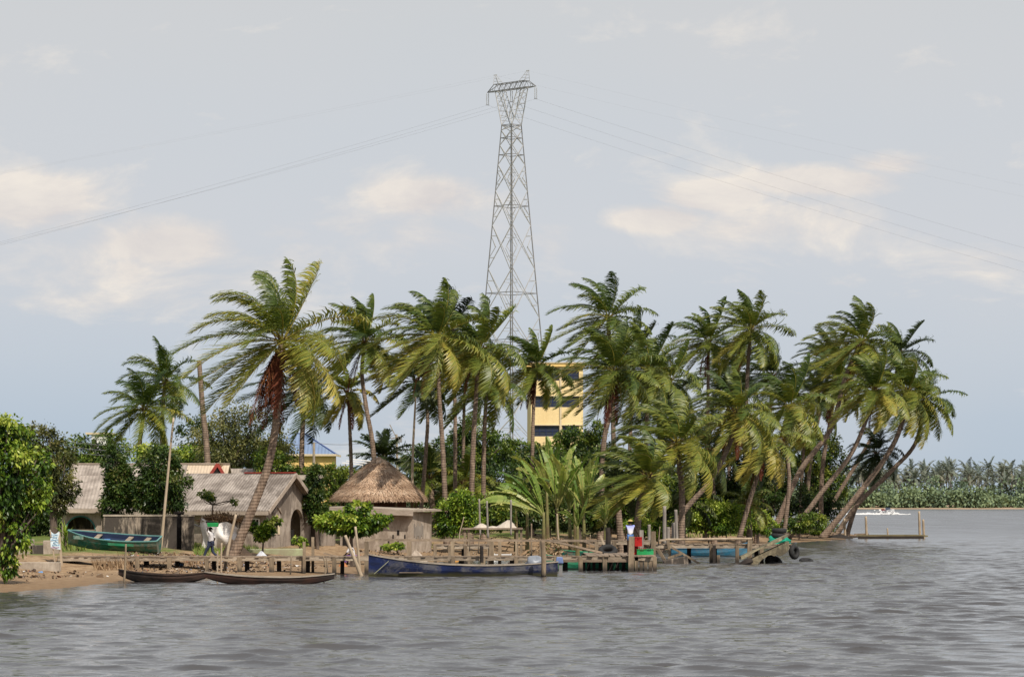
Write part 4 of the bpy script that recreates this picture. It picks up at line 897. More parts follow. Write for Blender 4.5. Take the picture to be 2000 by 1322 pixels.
# low roofs further back
r_, B = house('low_house', 'low rusty roofed house glimpsed between the grey house and the leaning palm', 510, 205, 0)
zl = lambda py, D=205: CH+(HY-py)*D/F-B.z
MB().box((-1.3,1.5,1.1),(5.2,3,2.2)).build('wall', CONC, r_); a, b_ = gable_roof(-4.1,1.4,0,3.,zl(936),zl(917),.3); a.build('roof', ASB2, r_); b_.build('roof', ASB2, r_)
r_, B = house('low_house', 'pale low house between the grey gable and the columnar tree', 598, 188, 0)
zl = lambda py, D=188: CH+(HY-py)*D/F-B.z
MB().box((0,1.5,zl(950)/2),(1.6,3,zl(950))).build('wall', CONC2, r_); MB().poly([(-1,-.4,zl(937)),(1,-.4,zl(937)),(1,3,zl(930)),(-1,3,zl(930))],(0,0,.12)).build('roof', SLAB, r_)
# concrete compound wall, in pieces that stand apart
def wallseg(label, p0, p1, D, py, mat, dth=.22):
    B = G((p0+p1)/2, D, -.1); w = (p1-p0)*D/F; h = CH+(HY-py)*D/F-B.z
    r_ = thing('compound_wall', label, 'wall', tuple(B)); MB().box((0,0,h/2),(w,dth,h)).build('panel', mat, r_, bevel=.02); MB().box((0,0,h+.045),(w+.06,dth+.08,.09)).build('coping', SLAB, r_)
    return r_
wallseg('long blackened concrete compound wall behind the green rowing boat', 203, 345, 150, 1008, CONC2)
wallseg('short blackened wall piece right of the compound gateway', 355, 379, 150.4, 1008, CONC2)
B = G(350, 151.5, -.05); r_ = thing('gate', 'dark recessed gate between the two compound walls', 'gate', tuple(B)); MB().box((0,0,1.0),(.5,.08,2.0)).build('leaf', DARK, r_); MB().box((0,-.05,2.04),(.56,.12,.08)).build('lintel', POSTD, r_)
B = G(386, 154, -.05); r_ = thing('small_shelter', 'tiny plank shelter beside the compound wall', 'shelter', tuple(B))
MB().poly([(-.25,-.4,1.35),(.4,-.4,1.15),(.4,.5,1.15),(-.25,.5,1.35)],(0,0,.05)).build('roof', GREYP, r_)
for x in (-.2,.3): MB().bar((x,-.3,0),(x,-.3,1.2),.08).build('post', POSTD, r_)
# shack with white tarp and a bundle of thatch
B = G(432, 151, -.05); r_ = thing('tarp_shack', 'small shack wrapped in a sagging white tarp, thatch bundle on top', 'shack', tuple(B))
rng = np.random.default_rng(3); nx_, nz_ = 30, 18; vs = []; fs = []
for j in range(nz_+1):
    for i in range(nx_+1):
        u, v = i/nx_, j/nz_; x = -1.0+1.95*u; top = 1.72-.30*u+.12*math.cos(u*9)
        y = -.45+.10*math.sin(u*17+v*3)+.14*math.sin(v*7+u*4)*u-.25*math.sin(PI*v)*math.sin(PI*u)+(0.35*max(0,u-.75)*4)
        vs.append((x+.07*math.sin(v*6), y, .28*(1-.4*math.sin(u*5))*(1-v)+v*top))
for j in range(nz_):
    for i in range(nx_): a0 = j*(nx_+1)+i; fs.append((a0,a0+1,a0+nx_+2,a0+nx_+1))
MB().add(vs, fs).build('tarp', TARP, r_, smooth=True)
for x, y in ((-.98,-.3),(.9,-.1),(-.98,1.2),(.9,1.2)): MB().bar((x,y,-.1),(x,y,1.95),.08).build('post', BAMB, r_)
MB().poly([(-.98,1.25,0),(.9,1.25,0),(.9,1.25,1.6),(-.98,1.25,1.6)]).build('back_sheet', TARP, r_)
acc = Acc()
for k in range(900):
    c = np.array(B)+[rng.uniform(-1.05,.95), rng.uniform(-.45,1.1), 0]; c[2] += 1.62+.32*(1-((c[0]-B.x)/1.1)**2)*rng.random()+.06
    a1 = nrm(np.array([rng.normal(), rng.normal(0,.6), rng.normal(0,.35)]))*rng.uniform(.15,.35); a2 = nrm(np.cross(a1, rng.normal(size=3)))*.03
    acc.add(np.stack([c-a1-a2,c+a1-a2,c+a1+a2,c-a1+a2]), np.array([[0,1,2,3]]), rng.uniform(.05,.6))
acc.build('thatch_bundle', DRYF, r_)
# ------------------------------------------------------------------ round thatched hut and block hut
B = G(740, 184, -.05); r_ = thing('thatched_hut', 'round open hut under a conical thatched roof', 'hut', tuple(B))
zl = lambda py, D=184: CH+(HY-py)*D/F-B.z
za, zb, Rr = zl(898), zl(975), 90*184/F
prof = []; nn = 40
for k in range(nn+1):
    u = k/nn; rr = Rr*(.05+.95*u**.92); z = za+(zb-za)*(u**1.08)+.06*math.sin(u*PI)
    prof.append((rr*(1+.018*((k % 9)/9.)), z+.11*(1-((k % 9)/9.))*(k > 5)))
rng = np.random.default_rng(12); vs = []; fs = []; na = 120
for k, (rr, z) in enumerate(prof):
    for j in range(na):
        a = 2*PI*j/na; jj = 1+.012*math.sin(a*7+k*.3)+rng.normal(0,.007); vs.append((rr*jj*math.cos(a), rr*jj*math.sin(a), z+rng.normal(0,.02)+.05*math.sin(a*3+1)*(k/nn)))
for k in range(nn):
    for j in range(na): fs.append((k*na+j, k*na+(j+1) % na, (k+1)*na+(j+1) % na, (k+1)*na+j))
vs.append((0,0,za+.05)); fs += [(len(vs)-1, j, (j+1) % na) for j in range(na)]
roof = MB().add(vs, fs).build('thatch_roof', THATCH, r_, smooth=False)
acc = Acc()                                                           # loose straws over the cone and a ragged hem
m_ = 16000; u = rng.random(m_)**.6; hem = rng.random(m_) < .22; u[hem] = 1.; a = rng.uniform(0,2*PI,m_)
rr = Rr*(.05+.95*u**.92)*1.01; z = za+(zb-za)*(u**1.08)+.14
c = np.stack([rr*np.cos(a), rr*np.sin(a), z],1)+np.array(B); out = np.stack([np.cos(a), np.sin(a), np.full(m_, (zb-za)/Rr)],1)
out[hem,2] -= 1.1; d = nrm(out+rng.normal(0,.16,(m_,3)))*rng.uniform(.15,.42,(m_,1)); sd_ = nrm(np.cross(d, np.stack([np.cos(a),np.sin(a),np.full(m_,1.2)],1)))*.016
lift = np.stack([np.cos(a),np.sin(a),np.full(m_,1.2)],1)*rng.uniform(.0,.06,(m_,1))
acc.add(np.stack([c-sd_,c+sd_,c+d+lift+sd_*.5,c+d+lift-sd_*.5],1), np.arange(m_*4).reshape(-1,4), np.repeat(np.clip(.42+rng.normal(0,.24,m_)+.18*np.sin(u*24),0,1),4))
STRAW = leafmat('straw', [(0., (.26,.16,.105)), (.4, (.54,.38,.26)), (.8, (.70,.53,.39)), (1., (.78,.64,.50))], rough=.9, trans=.1, spec=.05)
acc.build('loose_straw', STRAW, r_)
MB().lathe([(0.01,za+.22),(.16,za+.16),(.30,za-.02),(.34,za-.12)], n=14).build('roof_cap', THATCH, r_, smooth=True)
for k in range(10):
    a = k*2*PI/10+.2; MB().tube([(Rr*.82*math.cos(a),Rr*.82*math.sin(a),-.1),(Rr*.82*math.cos(a),Rr*.82*math.sin(a),zb+.25)], .08, 7).build('post', POST, r_)
MB().lathe([(Rr*.6,0),(Rr*.6,zb+.1)], n=30).build('inner_screen', mk('reddish_planks', (.13,.055,.035), (.05,.025,.018), sc=4, stretch=(1,1,.2)), r_)
th = math.radians(18); B = G(806, 172, -.05); r_ = thing('block_hut', 'low concrete block hut with flat slab roof and slot openings', 'hut', tuple(B), -th)
zl = lambda py, D=172: CH+(HY-py)*D/F-B.z
hw = zl(1000); Lf = 4.7; Ld = 3.4
mb = MB(); mb.box((-Lf/2,.1,hw/2),(Lf,.2,hw)); mb.box((-.1,Ld/2+.1,hw/2),(.2,Ld-.2,hw)); mb.box((-Lf+.1,Ld/2+.1,hw/2),(.2,Ld-.2,hw)); mb.box((-Lf/2,Ld-.1+.2,hw/2),(Lf-.4,.2,hw)); mb.build('wall', CONC3, r_)
mb = MB()
for y in np.linspace(.25,1.75,8): mb.box((.025,y,1.35+.12*math.sin(y*9)),(.04,.12,.75))
mb.build('plank_cladding', GREYP, r_)
MB().poly([(-Lf-.5,-.5,hw+.22),(.25,-.5,hw+.02),(.55,Ld+.4,hw+.05),(-Lf-.5,Ld+.4,hw+.25)], (0,0,.12)).build('roof', SLAB, r_)
mb = MB(); mb.bar((-Lf-.5,-.54,hw+.13),(.22,-.54,hw-.07),.06,.30); mb.build('fascia', FASC, r_)
for (x, z, w_, h_) in [(-.93,1.28,.15,.30),(-1.26,1.02,.08,.27),(-.50,1.02,.08,.27),(-1.54,.78,.08,.27),(-.93,.75,.08,.28),(-1.22,.50,.15,.30),(-2.05,.30,.08,.27),(-1.55,.28,.09,.28)]:
    MB().box((x,-.004,z),(w_,.03,h_)).build('slot_opening', DARK, r_)  # dark box on the solid wall paints the shade of a slot
MB().box((-Lf+.35,-.006,1.1),(.36,.03,1.2)).build('doorway', DARK, r_)  # doorway shade painted as a dark box on the wall face
# ------------------------------------------------------------------ yellow buildings
Dy = 325; th = math.radians(4.0); B = P(1037, 1000, Dy); B.z = 1.0; r_ = thing('yellow_block', 'four storey yellow block with blue framed windows behind the palms', 'building', tuple(B), th*.6)
zl = lambda py: CH+(HY-py)*Dy/F-B.z
k = Dy/F; Wb = 102*k; Ht = zl(716); Db = 9.
mb = MB(); rows = [(722,743),(774,795),(831,852),(887,908),(943,964)]; cols = [(1041-1037,1092-1037),(1098-1037,1131-1037)]
zs = [0]
for a_, b_ in reversed(rows): zs += [zl(b_), zl(a_)]
zs.append(Ht)
xs_ = [0]+[v*k for c_ in cols for v in c_]+[Wb]
for i in range(len(zs)-1):
    for j in range(len(xs_)-1):
        if i % 2 == 1 and j % 2 == 1: continue
        mb.box(((xs_[j]+xs_[j+1])/2,.15,(zs[i]+zs[i+1])/2),(xs_[j+1]-xs_[j],.3,zs[i+1]-zs[i]))
mb.box((.1,Db/2+.15,Ht/2),(.2,Db-.3,Ht)); mb.box((Wb-.1,Db/2+.15,Ht/2),(.2,Db-.3,Ht)); mb.box((Wb/2,Db,Ht/2),(Wb-.4,.2,Ht)); mb.build('wall', YEL, r_)
for a_, b_ in rows:
    for c_ in cols:
        w_ = (c_[1]-c_[0])*k; window(r_, None, (BLUEF, PANE), ((c_[0]+c_[1])/2*k, .16, zl((a_+b_)/2)), w_-.02, (b_-a_)*k-.02, (1,0,0), max(2, round(w_/.75)), 2, th=.08, bar=.09)
mb = MB()
for a_, b_ in rows: mb.box((Wb/2+.1,-.06,zl(a_)+.07),(Wb-.2,.14,.10))
mb.build('window_hood', PALE, r_)
MB().box(((1095-1037)*k,-.08,Ht/2),(.22,.12,Ht-.2)).build('pilaster', PALE, r_)
MB().box((Wb/2-.15,Db/2,Ht+.2),(Wb+.7,Db+.8,.4)).build('roof', YEL2, r_); MB().box((Wb/2-.15,Db/2,Ht+.44),(Wb+.9,Db+1.,.10)).build('roof_edge', PALE, r_)
Db2 = 285; B = P(580, 1000, Db2); B.z = 1.0; r_ = thing('blue_roofed_house', 'yellow house with hipped blue sheet roof behind the grey gable', 'house', tuple(B))
zl = lambda py: CH+(HY-py)*Db2/F-B.z
k = Db2/F; x0, x1 = (500-580)*k, (648-580)*k; ze, zr = zl(887), zl(845); e = .42
MB().box(((x0+x1)/2,3.5,ze/2),(x1-x0,7,ze)).build('wall', YEL2, r_)
xa, xb = (562-580)*k, (590-580)*k
mb = MB(); c4 = [(x0-e,-e,ze),(x1+e,-e,ze),(x1+e,7+e,ze),(x0-e,7+e,ze)]; mb.add(c4+[(xa,3.5,zr),(xb,3.5,zr)], [(0,1,5,4),(1,2,5),(2,3,4,5),(3,0,4),(3,2,1,0)]); mb.build('roof', BLUER, r_)
mb = MB(); mb.bar((x0-e,-e-.03,ze-.08),(x1+e,-e-.03,ze-.08),.06,.2); mb.bar((x1+e+.03,-e,ze-.08),(x1+e+.03,7+e,ze-.08),.06,.2); mb.build('fascia', PALE, r_)
mb = MB(); mb.bar((xb,3.5,zr+.03),(x1+e,-e,ze+.03),.14,.05); mb.bar((xa,3.5,zr+.03),(xb,3.5,zr+.03),.16,.06); mb.build('hip_cap', mk('dark_blue_ridge', (.05,.09,.28)), r_)
B = P(192, 1000, 300); B.z = 1.; r_ = thing('pale_house', 'far whitish building peeping out behind the left palm pair', 'house', tuple(B)); k = 300/F
zl = lambda py: CH+(HY-py)*300/F-B.z
MB().box((0,3,zl(848)/2),(1.6,5,zl(848))).build('wall', WHITE, r_); MB().box((-.1,3,zl(848)+.1),(2.6,5.4,.2)).build('roof', PALE, r_); MB().box((-.5,.47,zl(865)),(.5,.08,.8)).build('window', DARK, r_)
B = G(690, 214, 0); r_ = thing('sheet_roof_shelter', 'far open shelter with pale striped sheet roof left of the thatch peak', 'shelter', tuple(B))
zl = lambda py: CH+(HY-py)*214/F-B.z
for k_ in range(3): MB().poly([(-.8+k_*.25,-.5+k_*.7,zl(905-k_*4)),(.75+k_*.25,-.5+k_*.7,zl(909-k_*4)),(.75+k_*.25,-.1+k_*.7,zl(908-k_*4)),(-.8+k_*.25,-.1+k_*.7,zl(904-k_*4))],(0,0,.05)).build('roof_sheet', WHITE, r_)
for x in (-.6,.7): MB().bar((x,.2,0),(x,.2,zl(906)),.09).build('post', GREYP, r_)
# ------------------------------------------------------------------ poles and village cables
def upole(label, px, D, top, lean=0, extra=False):
    B = G(px, D, -.2); T = P(px+lean, top, D); r_ = thing('utility_pole', label, 'utility pole', tuple(B))
    MB().tube([B, (B+T)/2, T], [.15,.13,.11], 8).build('pole', SLAB, r_, world=True)
    if extra:
        MB().bar(T+Vector((-.5,0,-.4)), T+Vector((.5,0,-.2)), .1).build('crossarm', GREYP, r_, world=True); MB().bar(T+Vector((.3,-.05,-.9)), T+Vector((-.6,-.05,.9)), .08).build('brace', GREYP, r_, world=True); MB().box(T+Vector((.35,-.1,-.5)),(.35,.25,.5)).build('transformer', STEELD, r_, world=True)
    return T
T1 = upole('concrete utility pole in front of the blue roofed house', 613, 250, 864); T2 = upole('leaning utility pole with hardware above the oil palm', 780, 262, 848, -6, True); T3 = upole('utility pole behind the left roofs', 360, 232, 868)
def cable(label, a, b, sag, r=.022, name='power_cable', m=None, cat='cable', n=24):
    a, b = Vector(a), Vector(b); pts = [a.lerp(b, i/n)-Vector((0,0,sag*4*(i/n)*(1-i/n))) for i in range(n+1)]
    o = MB().tube(pts, r, 5).build(name, m or WIRE, None, world=True, loc=a); return tag(o, label, cat, 'village cables' if name == 'power_cable' else None)
cable('cable from the blue roofed house pole to the leaning pole', T1, T2, .5)
cable('lowest cable over the left roofs', P(120,880,200), T3-Vector((0,0,.5)), .4); cable('middle cable over the left roofs', P(120,870,205), T3-Vector((0,0,.25)), .35); cable('upper cable over the left roofs', P(120,860,210), T3, .3)
cable('cable running from the left roofs to the blue roofed house pole', T3, T1, .4)
ROPE = mk('pale_rope', (.50,.50,.30), (.4,.4,.24))
for i in range(4): cable(['upper','second','third','lowest'][i]+' slack green rope from the thin pole to the thatched roof', P(803-i*2,878+i*13,186), P(760+i*7,902+i*10,184.5), .25, .018, 'slack_rope', ROPE, 'rope')
o = MB().tube(catmull([G(803,186,-.2), P(806,900,186), P(809,830,186), P(812,775,186)], 12), list(np.linspace(.10,.06,13)), 7).build('bare_pole', BAMB, None, world=True, loc=G(803,186)); tag(o, 'thin bare pole standing right of the thatched roof', 'pole')
# ------------------------------------------------------------------ the high lattice pylon
Dp = 480.; k = Dp/F; B = P(999, 1000, Dp); B.z = .9; ROT = math.radians(-43.)
r_ = thing('lattice_pylon', 'tall steel lattice power pylon with forked head rising behind the palms', 'pylon', tuple(B), ROT)
zl = lambda py: CH+(HY-py)*k-B.z
def hwid(z):      # half side of the square body
    u = (z-zl(245))/(zl(600)-zl(245)); return (1.62+(4.45-1.62)*u)*.72
levels = [zl(p) for p in (1000,905,815,715,620,525,440,373,322,284,255,245)]
cor = lambda z, i: Vector((hwid(z)*(1 if i in (0,3) else -1), hwid(z)*(1 if i < 2 else -1), z))
mb = MB()
for i in range(4): mb.bar(cor(0,i), cor(levels[-1],i), .17, .17, .12)
mb.build('leg_frame', STEELD, r_)
br = MB(); hb = MB()
for f in range(4):
    g = (f+1) % 4
    for a_, b_ in zip(levels[:-1], levels[1:]):
        br.bar(cor(a_,f), cor(b_,g), .09); br.bar(cor(a_,g), cor(b_,f), .09)
        m0, m1 = cor((a_+b_)/2,f), cor((a_+b_)/2,g); c_ = (m0+m1)/2
        if b_-a_ > 4:
            for s_, e_ in ((f,m0),(g,m1)):
                pass
                for q_ in (.25,.75):
                    zz = a_+(b_-a_)*q_; p_ = cor(zz, s_); oth = cor(zz, g if s_ == f else f); br.bar(p_, p_.lerp(oth, .25), .07); br.bar(p_, cor((a_+b_)/2, s_).lerp(cor((a_+b_)/2, g if s_ == f else f), .25), .065)
br.build('bracing', STEEL, r_)
for z in [levels[-1]]+[zl(q_) for q_ in (270,303,403,573,665,765)]:
    hb = MB()
    for f in range(4): hb.bar(cor(z,f), cor(z,(f+1) % 4), .11)
    hb.build('ring_beam', STEELD, r_)
# forked head: arm along local x; right end comes nearer the viewer
zw, zc, zt = zl(245), zl(175), zl(162); A = 5.6
hd = MB(); w0 = hwid(zw)
for s in (-1,1):
    oi = [(s*w0, y*w0, zw) for y in (-1,1)]; ii = [(s*.12, y*w0*.6, zw+ (zl(228)-zw)) for y in (-1,1)]
    ot = [(s*3.4, y*.4, zc) for y in (-1,1)]; it = [(s*1.75, y*.4, zc) for y in (-1,1)]
    for q in range(2):
        hd.bar(oi[q], ot[q], .115); hd.bar(ii[q], it[q], .105); hd.bar((s*w0*.98, (q*2-1)*w0, zw), ii[q], .07)
        n = 5
        for j in range(n):
            u0, u1 = j/n, (j+1)/n
            a0, a1 = Vector(oi[q]).lerp(Vector(ot[q]),u0), Vector(oi[q]).lerp(Vector(ot[q]),u1); b0, b1 = Vector(ii[q]).lerp(Vector(it[q]),u0), Vector(ii[q]).lerp(Vector(it[q]),u1)
            hd.bar(a0, b1, .055); hd.bar(b0, a1, .055)
    for j in range(8):
        u0 = j/7; a0, a1 = Vector(oi[0]).lerp(Vector(ot[0]),u0), Vector(oi[1]).lerp(Vector(ot[1]),u0); hd.bar(a0, a1, .07)
hd.build('forked_head', STEEL, r_)
ar = MB()
for y in (-.5,.5):
    ar.bar((-A,0,zc), (-A+1.7,y,zc), .115); ar.bar((A,0,zc), (A-1.7,y,zc), .115); ar.bar((-A+1.7,y,zc), (A-1.7,y,zc), .14); ar.bar((-3.6,y,zt), (3.6,y,zt), .115)
    ar.bar((-A,0,zc), (-3.6,y,zt), .085); ar.bar((A,0,zc), (3.6,y,zt), .085)
    for j in range(12):
        x0_, x1_ = -3.6+j*.6, -3.0+j*.6; ar.bar((x0_,y,zt if j % 2 else zc), (x1_,y,zc if j % 2 else zt), .055)
    for x in (-4.6,4.6): ar.bar((x,y*.55,zc), (x,y*.55,zc+(zt-zc)*.5), .055)
for j in range(10): ar.bar((-3.6+j*.8,-.62,zc), (-3.6+j*.8,.62,zc), .055); ar.bar((-3.6+j*.8,-.62,zt), (-3.6+j*.8,.62,zt), .055)
ar.build('cross_arm', STEELD, r_)
for s in (-1,1):
    pk = MB(); tp = Vector((s*3.75,0,zl(143)))
    for x in (2.3,3.6):
        for y in (-.6,.6): pk.bar((s*x,y,zt), tp+Vector((s*(x-3)*.15,y*.2,0)), .055)
    for u in (.3,.6): pk.bar(Vector((s*2.3,-.6,zt)).lerp(tp,u), Vector((s*3.6,-.6,zt)).lerp(tp,u), .055); pk.bar(Vector((s*2.3,.6,zt)).lerp(tp,u), Vector((s*3.6,.6,zt)).lerp(tp,u), .055)
    pk.bar(tp+Vector((-.35,0,.02)), tp+Vector((.35,0,.02)), .115); pk.build('earth_peak', STEEL, r_)
ends = []
for x in (-A+.05, 0., A-.05):
    for y in (-.22,.22):
        st = MB(); st.tube([(x,y,zc-.1),(x,y*1.0,zc-2.0)], .05, 6)
        for j in range(9): st.lathe([(.03,zc-.3-j*.19),(.13,zc-.34-j*.19),(.03,zc-.38-j*.19)], (x,y,0), 8)
        st.build('insulator_string', GLASSI, r_)
    MB().bar((x,-.35,zc-2.1),(x,.35,zc-2.1),.1).build('yoke', STEELD, r_); ends.append(WM[r_.name] @ Vector((x,0,zc-2.15)))
tips = [WM[r_.name] @ Vector((s*3.75,0,zl(143))) for s in (-1,1)]
def span(label, c, dz, half=150., r=.011):
    pts = []
    for i in range(-44, 45):
        q = i/44; s = half*q; a_ = abs(s)
        pts.append(Vector((c.x+s, c.y+s*.12, c.z-(.32*a_-.00028*a_*a_)*dz)))
    o = MB().tube(pts, r, 5).build('conductor', WIRE, None, world=True, loc=c); return tag(o, label, 'power line', 'pylon power lines')
span('power line hanging from the far left insulator of the pylon', ends[0], 1.0); span('power line hanging from the middle insulator of the pylon', ends[1], 1.0); span('power line hanging from the near right insulator of the pylon', ends[2], .97)
span('thin earth wire over the left peak of the pylon', tips[0], .72, r=.0045); span('thin earth wire over the right peak of the pylon', tips[1], .72, r=.0045)
# ------------------------------------------------------------------ boats
def boat(name, label, cat, loc, heading, Lh, beam, H, bow, stern, mats, transom=True, thwarts=(), bowin=.03, keel=-.15, roll=0., pitch=0., rocker=.25, flare=.72, group=None, rim=.045):
    """hull along local x, bow at -x; returns the root"""
    r_ = thing(name, label, cat, tuple(loc), group=group, rot=(roll, pitch, heading)); n = 28
    hb = lambda t: beam/2*((.72+.28*math.sin(min(1,t/.45)*PI/2)) if transom else math.sin(PI*min(.5,max(0.,t*.98+.01)))**.75)*(1. if t < .5 else max(bowin, math.cos((t-.5)/.5*PI/2)**.72))
    gh = lambda t: H+bow*max(0,(t-.35)/.65)**2.2+stern*max(0,(.4-t)/.4)**2
    kz = lambda t: keel+rocker*max(0,(t-.62)/.38)**2.2*(H+bow)+(0 if transom else rocker*max(0,(.38-t)/.38)**2.2*(H+stern))
    def ring(t, ins):
        b_, g, k_ = hb(t)-ins, gh(t), kz(t)+ins; b_ = max(b_, .012); x = Lh/2-Lh*t
        half = [(b_, g), (b_*.95, g-(g-k_)*.35), (b_*flare, k_+(g-k_)*.22), (b_*flare*.55, k_+(g-k_)*.05), (0, k_)]
        return [Vector((x, -y, z)) for y, z in half]+[Vector((x, y, z)) for y, z in reversed(half[:-1])]
    def shell(ins, t0, t1):
        vs = []; fs = []; m_ = 9
        for i in range(n+1): vs += ring(t0+(t1-t0)*i/n, ins)
        for i in range(n):
            for j in range(m_-1): fs.append((i*m_+j, i*m_+j+1, (i+1)*m_+j+1, (i+1)*m_+j))
        fs.append(tuple(range(m_))); fs.append(tuple(n*m_+j for j in range(m_))); return MB().add(vs, fs)
    shell(0, 0, 1).build('hull', mats[0], r_, smooth=False)
    # the inside: an open trough just within the planks
    vs = []; fs = []; m_ = 9; t0, t1 = (.012, .975)
    for i in range(n+1): vs += [v+Vector((0,0,.006 if j in (0,8) else 0)) for j, v in enumerate(ring(t0+(t1-t0)*i/n, .04))]
    for i in range(n):
        for j in range(m_-1): fs.append((i*m_+j, i*m_+j+1, (i+1)*m_+j+1, (i+1)*m_+j))
    MB().add(vs, fs).build('hull_interior', mats[1], r_)
    g_ = MB()
    for s in (-1,1):
        p = [Vector((Lh/2-Lh*t, s*(hb(t)-.005), gh(t)+.015)) for t in np.linspace(0,1,n+1)]
        for a_, b_ in zip(p[:-1], p[1:]): g_.bar(a_, b_, rim*1.6, rim)
    if transom: g_.bar((Lh/2,-hb(0),gh(0)+.017),(Lh/2,hb(0),gh(0)+.017),rim*1.5,rim)
    g_.build('gunwale', mats[2], r_)
    for t in thwarts:
        MB().box((Lh/2-Lh*t,0,gh(t)-.09),(.24,(hb(t)-.045)*2,.045)).build('thwart', mats[3], r_)
    return r_
def openhull(r_):    # cut the deck-like lid: hull faces are open because only rims and trough close it
    pass
GWL = mk('grey_gunwale', (.42,.36,.29), (.25,.21,.17), sc=3, stretch=(.4,1,1))
D = 129; Lh = (1088-720)*D/F
bt = boat('wooden_boat', 'long chipped navy blue wooden boat moored at the jetty', 'boat', P(904,974+CH*F/D,D), math.radians(4), Lh, 1.55, .48, .50, .16, (NAVY, NAVYI, GWL, INNER), thwarts=(.18,.36,.55,.74,.88), keel=-.25)
MB().bar((-Lh/2+.9,-.42,.70),(-Lh/2+.25,-.28,.12),.02).build('bow_rope', ROPE, bt)
W0 = WM[bt.name]
# floor boards loosely laid inside, and the light patch of old lettering
mb = MB()
for i in range(4): mb.box((-.6+i*.02,-.45+i*.3,.18+.01*i),(4.6,.22,.03))
mb.build('floor_board', INNER, bt)
# silver cover heaped at the stern
vs = []; n1, n2 = 14, 10
for i in range(n2+1):
    for j in range(n1):
        a = 2*PI*j/n1; u = i/n2; R_ = math.cos(u*PI/2)**.6; vs.append((.40*R_*math.cos(a)*(1+.25*math.sin(3*a+u*5))+.12*u, .30*R_*math.sin(a), .34*math.sin(u*PI/2)*(1+.3*math.sin(2*a+1))))
fs = [(i*n1+j, i*n1+(j+1) % n1, (i+1)*n1+(j+1) % n1, (i+1)*n1+j) for i in range(n2) for j in range(n1)]
o = MB(Matrix.Translation(W0 @ Vector((Lh/2-1.05,.1,.50)))).add(vs, fs).build('bundle', flat('silver_cover', (.26,.28,.32), .35), None, world=True, loc=W0 @ Vector((Lh/2-1.05,.1,.50)), smooth=True); tag(o, 'grey silver covered bundle on the stern of the navy boat', 'bundle')
om = thing('outboard_motor', 'small outboard motor tilted at the stern of the navy boat', 'motor', tuple(W0 @ Vector((Lh/2+.12,-.1,.3))))
MB().box((0,0,.42),(.36,.26,.30),taper=.75).build('cowl', flat('blue_grey_cowl', (.16,.22,.42), .4), om, bevel=.04); MB().box((.05,0,-.02),(.16,.10,.62)).build('shaft', STEELD, om)
MB().lathe([(.02,-.06),(.06,-.02),(.06,.06),(.02,.1)], (.1,0,-.36), 10).box((.1,0,-.34),(.03,.34,.07)).build('propeller', WHITE, om)
canoe = [('dugout canoe', 'dark dugout canoe drawn up left of the other canoe', 321, 120.5, 180, BLACKW, -2, .26), ('dugout canoe', 'reddish black canoe floating in front of the other canoe', 526, 117.5, 254, REDDW, 1, .24)]
for cat_, lab, px, D, Lp, mt, hd, H_ in canoe:
    r_ = boat('canoe', lab, cat_, P(px,974+CH*F/D,D)+Vector((0,0,.02)), math.radians(hd), Lp*D/F, .86, H_, .22, .14, (mt, BLACKW, BLACKW if hd < 0 else GWL, WOOD), transom=False, thwarts=(.3,.52,.72), keel=-.12, rocker=.8, group='dugout canoes at the water edge')
c_ = boat('rowing_boat', 'teal green rowing boat pulled up on the sand before the blackened wall', 'boat', G(222,141,.30), math.radians(-7), 183*141/F, 1.42, .46, .24, .06, (TEAL, NAVYI, mk('teal_gunwale', (.16,.34,.32), (.10,.22,.21)), INNER), thwarts=(.14,.34,.68), keel=-.18, roll=math.radians(13), pitch=math.radians(3.))
W1 = WM[c_.name]
MB().box((-1.62,-.60,.52),(.50,.02,.17)).build('name_patch', mk('pale_patch', (.40,.47,.40), (.24,.34,.28), sc=9, samt=.8, stain=(.08,.2,.17), ssc=6), c_)
MB().box((.55,-.70,.30),(1.3,.02,.12)).build('bright_strake', GREENB, c_)
o = MB(Matrix.Translation(W1 @ Vector((-.35,.1,.32)))).box((0,0,0),(.30,.2,.06)).build('bailer', flat('blue_plastic', (.10,.25,.55)), None, world=True, loc=W1 @ Vector((-.35,.1,.32)), bevel=.02); tag(o, 'small blue scoop lying inside the teal rowing boat', 'scoop')
boat('wooden_boat', 'bright green boat moored under the main jetty platform', 'boat', P(1152,974+CH*F/140.2,140.2), math.radians(-2), 178*140/F, 1.4, .50, .25, .05, (GREENB, NAVYI, GREENB, INNER), thwarts=(.3,.6), keel=-.2)
boat('wooden_boat', 'sea blue boat lying behind the rail of the right jetty', 'boat', P(1385,974+CH*F/172,172), math.radians(184), 152*172/F, 1.5, .50, .35, .0, (BLUEB, NAVYI, BLUEB, INNER), thwarts=(.3,.6), keel=-.2)
boat('wooden_boat', 'teal boat half hidden behind the sloping planks', 'boat', P(1140,974+CH*F/165,165), math.radians(2), 120*165/F, 1.3, .42, .2, .05, (TEAL, NAVYI, GREENB, INNER), thwarts=(.4,), keel=-.2)
boat('wooden_boat', 'light blue boat beached behind the bright left tree', 'boat', G(10,138,.35), math.radians(-75), 4.5, 1.5, .62, .35, .1, (BLUEB, NAVYI, WHITE, INNER), thwarts=(.4,), keel=-.2)
